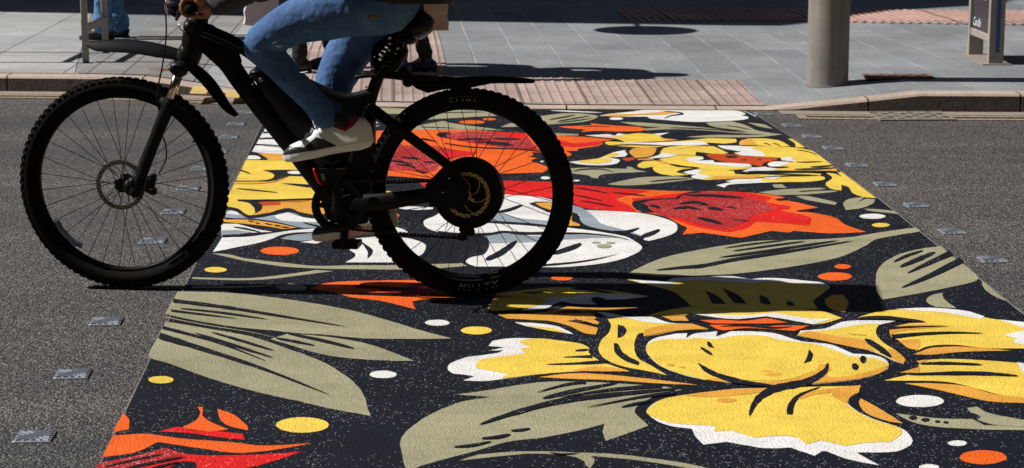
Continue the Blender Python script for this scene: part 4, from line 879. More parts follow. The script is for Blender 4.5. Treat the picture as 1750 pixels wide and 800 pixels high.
for v in (0.062, -0.062):
    s = MB(); s.limb([B(636, 186, v * 0.6), B(700, 234, v), B(772, 287, v * 1.1)], [0.020, 0.019, 0.017], 12, 0.7); obj('seat_stay', s, m_blk, bike, True)
    s = MB(); s.limb([B(596, 348, v * 0.6), B(660, 344, v), B(742, 333, v), B(790, 335, v * 1.05)], [0.034, 0.031, 0.025, 0.016], 14, 0.5); obj('chain_stay', s, m_blk, bike, True)
s = MB(); s.prism([(p.x, p.z) for p in [B(728, 315, .06), B(760, 282, .06), B(786, 292, .06), B(800, 326, .06), B(800, 348, .06), B(775, 356, .06), B(735, 350, .06)]], -0.078, -0.066); s.box(B(768, 318, 0.08), (0.05, 0.03, 0.06), Matrix.Rotation(0.5, 3, 'Y'), 0.008); obj('rear_brake_caliper', s, m_blk, bike, True, 40)
s = MB(); s.box(B(768, 305, 0.096), (0.008, 0.003, 0.003)); s.box(B(757, 329, 0.096), (0.008, 0.003, 0.002)); obj('caliper_bolts', s, m_chr, bike)
# shock and linkage
s = MB(); s.limb([B(646, 132), B(640, 92), B(664, 66)], [0.018, 0.016, 0.014], 12, 1.4); s.limb([B(646, 126), B(672, 112), B(690, 90)], [0.018, 0.02, 0.014], 12, 1.4); s.limb([B(636, 128), B(680, 130), B(716, 140)], [0.012, 0.014, 0.012], 10)
s.limb([B(610, 131), B(640, 128), B(700, 133)], [0.009, 0.01, 0.01], 8, 3.0); obj('linkage', s, m_blk, bike, True)
s = MB(); p0, p1 = B(655, 112, .01), B(680, 64, .01)
for k in range(60):
    pass
hel = []; dv = (p1 - p0); ax = dv.normalized(); sx_ = Vector((0, 1, 0)); sy_ = ax.cross(sx_)
for k in range(97): q = 2 * math.pi * k / 14; hel.append(p0 + dv * (k / 96) + (sx_ * math.cos(q) + sy_ * math.sin(q)) * 0.028)
s.tube(hel, 0.005, 6); s.tube([p0 - ax * 0.02, p1 + ax * 0.02], 0.015, 12); obj('shock', s, m_sat, bike, True, 50)
s = MB()
for px, py, r_ in ((666, 65, .006), (667, 75, .004), (665, 86, .005), (680, 83, .005), (652, 97, .005), (676, 92, .003), (640, 97, .003), (626, 149, .004), (638, 117, .004)): s.cyl(B(px, py, .05), r_, 0.006, 10)
obj('pivot_bolts', s, m_chr, bike)
# seat
s = MB(); s.tube([B(652, 118), B(690, 60)], 0.0155, 14); s.limb([B(668, 58), B(700, 56), B(716, 62)], [.012, .014, .012], 10, 2.5); obj('seat_post', s, m_blk, bike, True)
s = MB(); s.limb([B(600, 45), B(640, 42), B(680, 38), B(710, 38), B(722, 42)], [0.02, 0.026, 0.032, 0.046, 0.042], 20, 1.6); s.ell(B(716, 44), (0.042, 0.085, 0.048), 20); s.ell(B(700, 66), (0.03, 0.04, 0.022), 16); obj('saddle', s, m_sat, bike, True)
# cranks
cc = B(583, 352)
s = MB(); ring = B(578, 352, 0.05); s.lathe(V(ring.x, -0.05, ring.z), [(0.066, -0.002), (0.086, -0.002), (0.086, 0.002), (0.066, 0.002)], 64)
for k in range(38):
    a = 2 * math.pi * k / 38; s.box(V(ring.x, -0.05, ring.z) + V(math.cos(a), 0, math.sin(a)) * 0.0885, (0.006, 0.003, 0.006), Matrix.Rotation(-a, 3, 'Y'))
for k in range(5):
    a = 2 * math.pi * k / 5 + 0.6; s.limb([V(ring.x, -0.05, ring.z), V(ring.x, -0.05, ring.z) + V(math.cos(a), 0, math.sin(a)) * 0.068], [0.016, 0.009], 10, 0.3)
s.cyl(V(cc.x, 0, cc.z), 0.024, 0.13, 24); obj('chainring', s, m_blk, bike, True, 35)
s = MB(); g_ = B(590, 385, -0.03); s.lathe(V(ring.x, -0.058, ring.z), [(0.080, -0.003), (0.094, -0.003), (0.094, 0.003), (0.080, 0.003)], 48); obj('chain_guard', s, m_blk, bike, True, 35)
s = MB()
for (p, q) in ((B(580, 312, 0.05), B(785, 307, 0.05)), (B(600, 392, 0.05), B(800, 408, 0.05))):
    s.tube([p, p + (q - p) * 0.5 + V(0, 0, -0.006), q], 0.0035, 6)
    n = int((q - p).length / 0.0127)
    for k in range(n): s.box(p + (q - p) * (k + 0.5) / n, (0.009, 0.008, 0.009))
obj('chain', s, m_blk, bike)
s = MB(); s.box(B(797, 392, .05), (0.05, 0.03, 0.03), Matrix.Rotation(.3, 3, 'Y'), 0.006); s.limb([B(795, 385, .05), B(793, 400, .05)], [0.014, 0.014], 12); s.cyl(B(790, 404, .05), 0.016, 0.01, 16); s.cyl(B(805, 396, .05), 0.014, 0.01, 16); s.limb([B(808, 372, .05), B(800, 396, .05)], [.01, .012], 10); obj('rear_derailleur', s, m_blk, bike, True, 40)
for nm, v, ex, ey in (('near', 0.085, 578, 283), ('far', -0.075, 588, 420)):
    s = MB(); e_ = B(ex, ey, v); c1 = V(cc.x, -v, cc.z); s.limb([c1, c1 + (e_ - c1) * .5, e_], [0.02, 0.014, 0.016], 12, 0.6); ck = obj('crank_arm', s, m_blk, bike, True)
    s = MB(); pc = e_ + V(0, -0.055 if v > 0 else 0.055, -0.004)
    s.tube([e_, pc + V(0, -0.05 if v > 0 else 0.05, 0)], 0.008, 10)
    for sx in (-0.044, 0.044): s.box(pc + V(sx, 0, 0), (0.008, 0.095, 0.022), None, 0.002)
    for sy in (-0.045, 0, 0.045): s.box(pc + V(0, sy, 0), (0.088, 0.010, 0.020), None, 0.002)
    obj('pedal', s, m_blk, ck)
s = MB(); s.limb([B(537, 290, .05), B(546, 312, .05), B(556, 316, .05)], [.006, .006, .005], 8); s.limb([B(548, 290, .05), B(556, 312, .05)], [.003, .003], 6); obj('bottle_cage_clip', s, m_redp, bike, True)
s = MB(); s.box(B(552, 300, .055), (.012, .004, .034), Matrix.Rotation(-.25, 3, 'Y'), .001); obj('drive_sensor', s, mat('sensor_grey', (.12, .12, .13), .4), bike)
# fork
s = MB()
for v in (0.062, -0.062): s.limb([B(231, 328, v), B(243, 296, v), B(264, 240, v), B(290, 176, v)], [0.022, 0.021, 0.0225, 0.0245], 16, 0.9)
s.limb([B(290, 182, .062), B(277, 170, 0), B(290, 182, -.062)], [.022, .016, .022], 12); fk = obj('fork', s, m_blk, bike, True)
for v in (0.062, -0.062):
    s = MB(); s.tube([B(289, 178, v), B(306, 122, v)], 0.017, 20); obj('stanchion', s, m_gold if v > 0 else m_chr, fk, True)
s = MB(); s.limb([B(306, 122, .062), B(314, 112, .0), B(306, 122, -.062)], [.024, .026, .024], 16); s.limb([B(313, 104), B(322, 88)], [.033, .036], 18); s.box(B(306, 118, .062), (.06, .05, .05), Matrix.Rotation(.25, 3, 'Y'), .012); s.ell(B(272, 172, -.062), (.008, .02, .04), 12); obj('fork_crown', s, m_sat, fk, True, 50)
s = MB(); s.box(B(256, 316, .07), (.038, .03, .06), Matrix.Rotation(.2, 3, 'Y'), .008); s.box(B(262, 304, .075), (.022, .03, .03), None, .005); s.box(B(262, 327, .075), (.024, .03, .026), None, .005)
s.limb([B(228, 312, .06), B(236, 330, .06)], [.022, .016], 12); s.ell(B(222, 320, .05), (.024, .02, .03), 14); obj('front_brake_caliper', s, m_blk, fk, True, 40)
s = MB(); s.limb([B(283, 22, .1), B(284, 60, .1), B(278, 110, .09), B(270, 150, .08), B(268, 176, .075)], [.0028] * 5, 8); s.limb([B(268, 225, .06), B(281, 240, .075), B(284, 270, .08), B(272, 296, .08)], [.0028] * 4, 8); obj('front_brake_hose', s, m_sat, bike, True)
s = MB(); s.limb([B(345, 62, .05), B(400, 84, .06), B(440, 110, .06), B(470, 132, .05)], [.003] * 4, 8); s.limb([B(350, 56, .055), B(405, 80, .065), B(455, 118, .06)], [.0022] * 3, 8); obj('frame_cable', s, m_sat, bike, True)
# mudguards (curved blades with thickness)
def blade(name, pts, wid, m, thick=0.0035, crown=0.016):
    s = MB(); P_ = []
    Wp = [B(x, y) for x, y, _ in pts]; hw = [w_ for _, _, w_ in pts]; n = len(Wp); Q = []
    for i in range(n - 1):
        p0, p1, p2, p3 = Wp[max(i - 1, 0)], Wp[i], Wp[i + 1], Wp[min(i + 2, n - 1)]
        for j in range(6):
            t = j / 6; Q.append((0.5 * ((2 * p1) + (p2 - p0) * t + (2 * p0 - 5 * p1 + 4 * p2 - p3) * t * t + (3 * p1 - p0 - 3 * p2 + p3) * t ** 3), hw[i] + (hw[i + 1] - hw[i]) * t))
    Q.append((Wp[-1], hw[-1])); m_ = 10; vs_ = []
    for i, (q, h) in enumerate(Q):
        a = (Q[min(i + 1, len(Q) - 1)][0] - Q[max(i - 1, 0)][0]).normalized(); up = Vector((-a.z, 0, a.x)); up = up if up.z > 0 or abs(up.z) < .3 and up.x > 0 else -up
        sec = []
        for j in range(m_ + 1):
            u = -1 + 2 * j / m_; sec.append(q + V(0, u * h, 0) - up * (u * u * crown * (h / wid) * 1.6))
        vs_ += sec + [p - up * thick for p in reversed(sec)]
    k = 2 * (m_ + 1); fs = []
    for i in range(len(Q) - 1):
        for j in range(k): fs.append((i * k + j, i * k + (j + 1) % k, (i + 1) * k + (j + 1) % k, (i + 1) * k + j))
    fs += [tuple(range(k - 1, -1, -1)), tuple((len(Q) - 1) * k + j for j in range(k))]
    s.add(vs_, fs); return obj(name, s, m, bike, True, 50)
m_mg = mat('mudguard_plastic', (0.004, 0.005, 0.008), 0.55, 0, 0.12)
blade('front_mudguard', [(149, 70, .012), (168, 69, .03), (200, 67, .036), (240, 69, .038), (275, 75, .038), (308, 84, .03)], .05, m_mg, .004, .034)
blade('front_mudguard', [(322, 100, .03), (345, 116, .038), (364, 134, .040), (380, 156, .038), (395, 180, .028), (408, 195, .012)], .04, m_mg, .005, .018)
blade('rear_mudguard', [(684, 118, .02), (705, 130, .022), (740, 133, .028), (790, 131, .030), (850, 130, .028), (895, 133, .02), (914, 136, .010)], .03, m_mg, .005, .012)
s = MB(); s.prism([(p.x, p.z) for p in [B(690, 128), B(735, 130), B(800, 134), B(860, 138), B(800, 150), B(760, 152), B(732, 158), B(712, 150)]], -0.02, 0.02); s.ell(B(697, 140), (.02, .02, .02), 12); s.ell(B(690, 126), (.022, .025, .025), 12); obj('mudguard_bracket', s, m_blk, bike, True, 40)
# cockpit
bar_c = B(330, 14, 0.31); 
s = MB(); s.tube([V(bar_c.x, y, bar_c.z + (abs(y) - .31) * 0.05) for y in (-.36, -.2, -.06, .06, .2, .36)], .0125, 14); hb = obj('handlebar', s, m_blk, bike, True)
s = MB(); s.limb([B(343, 42), B(346, 26), V(bar_c.x + .0, 0, bar_c.z + .012)], [.026, .026, .024], 16); obj('stem', s, m_blk, bike, True)
for sg in (-1, 1):
    s = MB(); s.tube([V(bar_c.x, sg * .245, bar_c.z), V(bar_c.x, sg * .37, bar_c.z)], .0165, 16); obj('grip', s, m_rub, hb, True)
    s = MB(); y = sg * .23; q = V(bar_c.x, y, bar_c.z); s.limb([q, q + V(-.03, 0, .01), q + V(-.06, sg * .01, -.0)], [.014, .016, .012], 12); s.limb([q + V(-.055, sg * .01, 0), q + V(-.06, sg * .05, -.02), q + V(-.05, sg * .11, -.035)], [.008, .006, .006], 10); s.box(q + V(-.035, 0, .02), (.05, .04, .03), None, .006); obj('brake_lever', s, m_sat, hb, True, 50)
s = MB(); s.limb([B(284, 2, .3), B(283, 12, .3), B(287, 26, .3)], [.0035, .004, .003], 8); obj('hose_fitting', s, m_chr, hb, True)
s = MB(); s.box(B(300, 12, .18), (.07, .05, .045), Matrix.Rotation(.3, 3, 'Y'), .01); s.box(B(296, 22, .22), (.05, .03, .016), Matrix.Rotation(.6, 3, 'Y'), .004); obj('shifter_pod', s, m_sat, hb, True, 50)
s = MB(); bc = B(320, 46, .03); s.ell(bc + V(.01, 0, 0), (.024, .03, .026), 20); bl = obj('bell', s, m_sat, bike, True)
s = MB(); s.tube([B(306, 40, .06), B(307, 48, .062), B(312, 53, .062), B(318, 54, .06)], .0025, 8); obj('bell_rim', s, m_chr, bl, True)
# ------------------------------------------------------------------ people
def voxel(o, size, sm=4, disp=None):
    r_ = o.modifiers.new('union', 'REMESH'); r_.mode = 'VOXEL'; r_.voxel_size = size; r_.use_smooth_shade = True
    s_ = o.modifiers.new('soft', 'SMOOTH'); s_.iterations = sm; s_.factor = 0.5
    if disp:
        for k, (sc_, st) in enumerate(disp):
            tx = bpy.data.textures.new('folds', 'CLOUDS'); tx.noise_scale = sc_; tx.noise_depth = 2
            d_ = o.modifiers.new('folds', 'DISPLACE'); d_.texture = tx; d_.strength = st; d_.mid_level = 0.5; d_.texture_coords = 'LOCAL'
def denim(name, a, b, head=None):
    m = mat(name, a, 0.85, spec=0.2); tc = N(m, 'ShaderNodeTexCoord'); P = tc.outputs['Object']
    n = noise_n(m, P, 14, 5, 0.7); mp = N(m, 'ShaderNodeMapping'); L(m, P, mp.inputs[0]); mp.inputs['Scale'].default_value = (500, 500, 900)
    w_ = noise_n(m, mp.outputs[0], 1.0, 2, 0.5); c = ramp(m, n, [(0.34, a), (0.70, b)])
    c = mix(m, 1.0, c, ramp(m, w_, [(0.3, g3(0.85)), (0.7, g3(1.12))]), 'MULTIPLY'); L(m, c, bsdf(m).inputs['Base Color'])
    bump(m, noise_n(m, P, 60, 4, 0.6), 0.5, 0.006); return m
m_skin = mat('brown_skin', (0.30, 0.115, 0.055), 0.5); bsdf(m_skin).inputs['Subsurface Weight'].default_value = 0.05
m_skin2 = mat('fair_skin', (0.52, 0.28, 0.2), 0.5)
m_jean = denim('faded_denim', (0.050, 0.115, 0.27), (0.095, 0.19, 0.40)); m_jean2 = denim('mid_denim', (0.06, 0.15, 0.32), (0.12, 0.26, 0.48))
m_grey = denim('grey_jacket', (0.035, 0.037, 0.043), (0.055, 0.057, 0.065)); m_hair = mat('dark_hair', (0.01, 0.008, 0.007), 0.6)
m_wht = mat('shoe_white', (0.78, 0.78, 0.78), 0.45); m_sole = mat('sole_white', (0.62, 0.62, 0.6), 0.6); m_bl2 = mat('shoe_black', (0.01, 0.01, 0.011), 0.5); m_red = mat('shoe_red', (0.42, 0.008, 0.01), 0.5)
m_blk3 = mat('dark_trousers', (0.008, 0.009, 0.012), 0.9); m_navy = mat('navy_shoe', (0.008, 0.012, 0.05), 0.5)
def face(s, hc, hr, fwd, hair=False):
    """head built round centre hc, facing fwd (unit, horizontal)"""
    side = Vector((-fwd.y, fwd.x, 0)); up = Vector((0, 0, 1)); Rm = Matrix((fwd, side, up)).transposed()
    s.ell(hc + up * hr * 0.15, (hr * 0.98, hr * 0.80, hr * 1.05), 20, Rm); s.ell(hc + fwd * hr * 0.18 - up * hr * 0.5, (hr * 0.72, hr * 0.6, hr * 0.62), 16, Rm)
    s.limb([hc + fwd * hr * .9 + up * hr * .12, hc + fwd * hr * 1.12 - up * hr * .22], [hr * .1, hr * .17], 10)
    for sg in (-1, 1): s.ell(hc + side * sg * hr * .82 - up * hr * .05, (hr * .16, hr * .09, hr * .27), 12, Rm); s.ell(hc + fwd * hr * .86 + side * sg * hr * .3 + up * hr * .22, (hr * .12, hr * .26, hr * .07), 10, Rm)
    s.ell(hc + fwd * hr * .9 - up * hr * .52, (hr * .1, hr * .3, hr * .08), 10, Rm); s.ell(hc + fwd * hr * .74 - up * hr * .85, (hr * .22, hr * .26, hr * .16), 12, Rm)
def eyes(p, hc, hr, fwd):
    side = Vector((-fwd.y, fwd.x, 0)); s = MB()
    for sg in (-1, 1): s.ell(hc + fwd * hr * .88 + side * sg * hr * .3 + Vector((0, 0, hr * .08)), (hr * .1, hr * .12, hr * .07), 10)
    obj('eyes', s, m_hair, p, True)
def fist(s, c, r_, y0, y1, k0=0, wr=None):
    """left hand wrapped round a bar lying along y; c = bar centre, fingers between y0 and y1"""
    for i in range(4):
        y = y0 + (y1 - y0) * i / 3; ln = (0, 8, 4, -18)[i]; rr = (.0092, .0098, .0094, .0082)[i]
        pts = [c + V(math.cos(R(a)) * q, y - c.y, math.sin(R(a)) * q) for a, q in ((55, .040), (95, .036), (135, .034), (180, .0295), (225 + ln * .5, .028), (268 + ln, .027))]
        s.limb(pts, [.0115, .0112, rr + .0012, rr + .0008, rr, rr * .9], 12)
    s.limb([c + V(.030, y0 - c.y - .0, .028), c + V(.030, y1 - c.y, .028)], [.019, .017], 14); s.ell(c + V(.046, (y0 + y1) / 2 - c.y, .006), (.032, .042, .028), 18)
    s.limb([c + V(.045, y0 - c.y + .005, -.004), c + V(.030, y0 - c.y + .022, -.026), c + V(.004, y0 - c.y + .026, -.031), c + V(-.018, y0 - c.y + .020, -.027)], [.016, .0135, .0115, .009], 12)
m_train = mat('trainer_leather', (.78, .78, .78), 0.45)
def _train():
    m = m_train; tc = N(m, 'ShaderNodeTexCoord'); sx = N(m, 'ShaderNodeSeparateXYZ'); L(m, tc.outputs['UV'], sx.inputs[0]); t, z = sx.outputs[0], sx.outputs[1]
    def gate(stops, above):
        r_ = ramp(m, t, [(p, g3(v)) for p, v in stops]); return mathn(m, 'GREATER_THAN' if above else 'LESS_THAN', z, r_)
    blk = mathn(m, 'MULTIPLY', gate([(0, .42), (.14, .38), (.28, .32), (.42, .50), (.50, .42), (.62, .22), (.66, .0)], False), mathn(m, 'GREATER_THAN', z, .215))
    red = gate([(.56, 1.0), (.61, .66), (.74, .50), (.84, .60), (.90, .72), (.93, 1.0)], True)
    top = gate([(.44, 1.0), (.50, .66), (.66, .71), (.72, 1.0)], True)
    line = mathn(m, 'MULTIPLY', mathn(m, 'GREATER_THAN', z, .20), mathn(m, 'LESS_THAN', z, .215))
    c = mix(m, red, (.74, .74, .75), (.36, .008, .01)); c = mix(m, blk, c, (.012, .012, .013)); c = mix(m, top, c, (.012, .012, .013)); c = mix(m, line, c, (.35, .35, .36)); L(m, c, bsdf(m).inputs['Base Color'])
_train()
def shoe(parent, toe, heel, v, h=0.125, wid=0.098, name='shoe'):
    """trainer lofted from toe to heel (points on the sole line, bike coordinates)"""
    ax = (heel - toe); Ln = ax.length; ax.normalize(); up = Vector((-ax.z, 0, ax.x)); lat = Vector((0, 1, 0))
    secs = [(0.0, .012, .030, .30), (.03, .004, .046, .62), (.10, 0, .060, .86), (.2, 0, .068, .98), (.32, 0, .082, 1.0), (.42, .001, .100, .96), (.52, .003, .114, .88), (.62, .003, .118, .80), (.72, .002, .112, .76), (.85, .0, .118, .76), (.95, .006, .106, .62), (1.0, .022, .080, .3)]
    fine = []
    for a_, b_ in zip(secs, secs[1:]):
        for q in range(7): fine.append(tuple(a_[c_] + (b_[c_] - a_[c_]) * q / 7 for c_ in range(4)))
    secs = fine + [secs[-1]]; n = 88; vs_ = []; inf = []
    for t, z0, z1, wf in secs:
        for j in range(n):
            q = 2 * math.pi * j / n; cx, cz = math.cos(q), math.sin(q); e = .62
            X_ = math.copysign(abs(cx) ** e, cx); Z_ = math.copysign(abs(cz) ** e, cz); zz = (z0 + z1) / 2 + Z_ * (z1 - z0) / 2
            k = 1.0 - 0.38 * max(0, (zz - .035) / .09) ** 1.2 * (0.7 if t > .4 else 1.0)
            vs_.append(toe + ax * (t * Ln) + up * zz + lat * (X_ * wid / 2 * wf * k + (-v) * 0)); inf.append((t, zz))
    s = MB(); m_ = len(secs)
    o_ = 0; s.v = [tuple(p) for p in vs_]
    for i in range(m_ - 1):
        for j in range(n):
            f = (i * n + j, i * n + (j + 1) % n, (i + 1) * n + (j + 1) % n, (i + 1) * n + j)
            t = sum(inf[a][0] for a in f) / 4; z = sum(inf[a][1] for a in f) / 4
            band = .030 + (.022 + .016 * math.exp(-((t - .42) / .1) ** 2)) * (1 if t < .62 else 0)
            mi = 1 if z < .030 else (2 if z < band + (.010 if t < .15 else 0) else (3 if (.60 < t < .90 and z > .080 + abs(t - .74) * .22) else (2 if (t > .5 and z > .117) else 0)))
            s.f.append(f); s.m.append(mi)
    s.f += [tuple(range(n - 1, -1, -1)), tuple((m_ - 1) * n + j for j in range(n))]; s.m += [2, 3]
    s.m = [0] * len(s.f)
    o = obj(name, s, [m_train], parent, True)
    uvl = o.data.uv_layers.new(name='shoe')
    for lp in o.data.loops: uvl.data[lp.index].uv = (inf[lp.vertex_index][0], inf[lp.vertex_index][1] / .15)
    sub = o.modifiers.new('round', 'SUBSURF'); sub.levels = 1; sub.render_levels = 1
    s = MB()
    for k in range(5):
        t = .30 + k * .062; z = .078 + k * .0145; c = toe + ax * (t * Ln) + up * (z + .006)
        s.limb([c + lat * -.026 + up * -.006, c + up * .003, c + lat * .026 + up * -.006], [.0035, .004, .0035], 8)
    c = toe + ax * (.52 * Ln) + up * .122
    s.limb([c, c + V(-.02, -.015, .012), c + V(-.035, -.02, .0), c + V(-.03, -.02, -.02)], [.003] * 4, 8); s.limb([c, c + V(-.012, .018, .016), c + V(-.03, .03, .004)], [.003] * 3, 8)
    obj('laces', s, m_wht, o, True)
    s = MB(); c = toe + ax * (.56 * Ln) + up * .128; s.limb([c + lat * -.02, c + V(-.012, 0, .018), c + lat * .02], [.010, .014, .010], 12); obj('tongue', s, m_bl2, o, True)
    return o
rider = thing('person', 'cyclist in faded blue jeans, grey sleeves and white, black and red trainers riding the bicycle', 'person', (O_.x, O_.y, 0), RZ)
fwd = Vector((-1, 0, 0))
hipN, hipF = B(655, 4, .09), B(648, 0, -.09); knN, knF = B(446, 68, .14), B(566, 165, -.11)
ankN, ankF = B(571, 212, .13), B(640, 352, -.13); toeN, heelN = B(487, 279, .14), B(641, 252, .14); toeF, heelF = B(536, 414, -.13), B(683, 392, -.13)
sh_z = 1.52; shN, shF = V(.78, -.19, sh_z), V(.78, .19, sh_z); hand = V(bar_c.x, -.31, bar_c.z); handF = V(bar_c.x, .31, bar_c.z)
elN = B(462, -42, .32); elF = V(elN.x, .32, elN.z); hc = V(.74, 0, 1.76)
s = MB()
s.limb([V(.91, 0, 1.10), V(.92, 0, 1.16), V(.90, 0, 1.28), V(.83, 0, 1.42), V(.79, 0, 1.50)], [.11, .115, .13, .135, .09], 24, 1.25); s.limb([shN, V(.79, 0, 1.53), shF], [.058, .07, .058], 18)
s.limb([V(.79, 0, 1.52), V(.765, 0, 1.60), V(.75, 0, 1.68)], [.062, .056, .056], 18); face(s, hc, .108, fwd)
for sg, sh_, el_, hd in ((-1, shN, elN, hand), (1, shF, elF, handF)):
    wr = hd + V(.062, 0, .012); s.limb([sh_, (sh_ + el_) / 2, el_], [.052, .045, .038], 16); s.limb([el_, el_ * .5 + wr * .5, wr, wr + V(-.02, 0, 0)], [.040, .036, .026, .028], 16)
    fist(s, hd, 0, hd.y - (.036 * (1 if sg < 0 else -1)) * -1, hd.y + (.036 * (1 if sg < 0 else -1)) * -1)
for h_, k_, a_, t_, l_ in ((hipN, knN, ankN, toeN, heelN), (hipF, knF, ankF, toeF, heelF)):
    s.limb([h_, (h_ + k_) / 2, k_], [.065, .046, .036], 18); s.limb([k_, k_ * .6 + a_ * .4, a_], [.036, .036, .032], 18); s.limb([a_, a_ * .5 + (t_ + l_) / 2 * .5 + V(0, 0, .02), (t_ * .6 + l_ * .4) + V(0, 0, .03)], [.036, .036, .022], 14)
body = obj('body', s, m_skin, rider); voxel(body, 0.005, 3); eyes(rider, hc, .108, fwd)
s = MB(); s.ell(hc + V(.022, 0, .035), (.112, .094, .108), 20); s.ell(hc + V(.05, 0, -.02), (.085, .088, .085), 18); ho = obj('hair', s, m_hair, rider); voxel(ho, .01, 3, [(.02, .01)])
# jacket
s = MB(); s.limb([V(.93, 0, 1.16), V(.93, 0, 1.2), V(.90, 0, 1.28), V(.83, 0, 1.42), V(.79, 0, 1.50)], [.150, .150, .155, .155, .105], 24, 1.28); s.limb([shN, V(.79, 0, 1.53), shF], [.078, .088, .078], 18)
for sh_, el_, hd in ((shN, elN, hand), (shF, elF, handF)):
    wr = hd + V(.085, 0, .016); s.limb([sh_, (sh_ + el_) / 2, el_], [.078, .070, .060], 18); s.limb([el_, el_ * .5 + wr * .5, wr], [.060, .054, .042], 18)
jk = obj('jacket', s, m_grey, rider); voxel(jk, .008, 4, [(.06, .02), (.02, .006)])
# jeans
s = MB()
s.limb([B(672, -20, .03), B(660, 2, .085), B(612, 10, .10), B(560, 22, .12), B(505, 38, .135), B(455, 66, .14)], [.10, .112, .106, .092, .077, .064], 24)
s.limb([B(453, 66, .14), B(446, 82, .14), B(476, 113, .14), B(512, 149, .135), B(542, 181, .13), B(561, 205, .13)], [.062, .058, .051, .046, .045, .047], 24)
s.limb([B(672, -20, -.03), B(655, 0, -.085), B(630, 40, -.10), B(596, 88, -.11), B(572, 140, -.11), B(562, 178, -.11)], [.10, .108, .098, .080, .070, .062], 24)
s.limb([B(562, 178, -.11), B(578, 230, -.12), B(605, 290, -.13), B(634, 346, -.13)], [.062, .058, .055, .055], 24); s.ell(B(658, -12), (.125, .165, .125), 22)
jn = obj('jeans', s, m_jean, rider); voxel(jn, .006, 4, [(.11, .008), (.05, .008), (.018, .003)])
s = MB()
for a, b in (((459, 65), (466, 70)), ((464, 74), (473, 70)), ((470, 78), (482, 79)), ((513, 124), (526, 122))):
    p_, q_ = B(*a, .2), B(*b, .2); s.limb([p_, (p_ + q_) / 2 + V(0, 0, -.002), q_], [.0012, .003, .0012], 8)
obj('frayed_tear', s, m_wht, jn, True)
s = MB(); s.box(B(638, 29, .225), (.028, .006, .014), Matrix.Rotation(.05, 3, 'Y'), .003); s.box(B(630, 28, .224), (.008, .006, .016), None, .003); kf = obj('belt_tag', s, mat('tag_leather', (.25, .16, .08), .5), jn, True)
sN = shoe(rider, toeN, heelN, .14); sF = shoe(rider, toeF, heelF, -.13)
for k_, t_ in ((ankN, sN), (ankF, sF)):
    pass
for a_, b_, r1, v_ in ((( 584, 206), (600, 226), .042, .13), ((650, 352), (654, 372), .044, -.13)):
    s = MB(); s.limb([B(*a_, v_), B(*b_, v_)], [r1, r1], 18); obj('sock', s, m_bl2, rider, True)

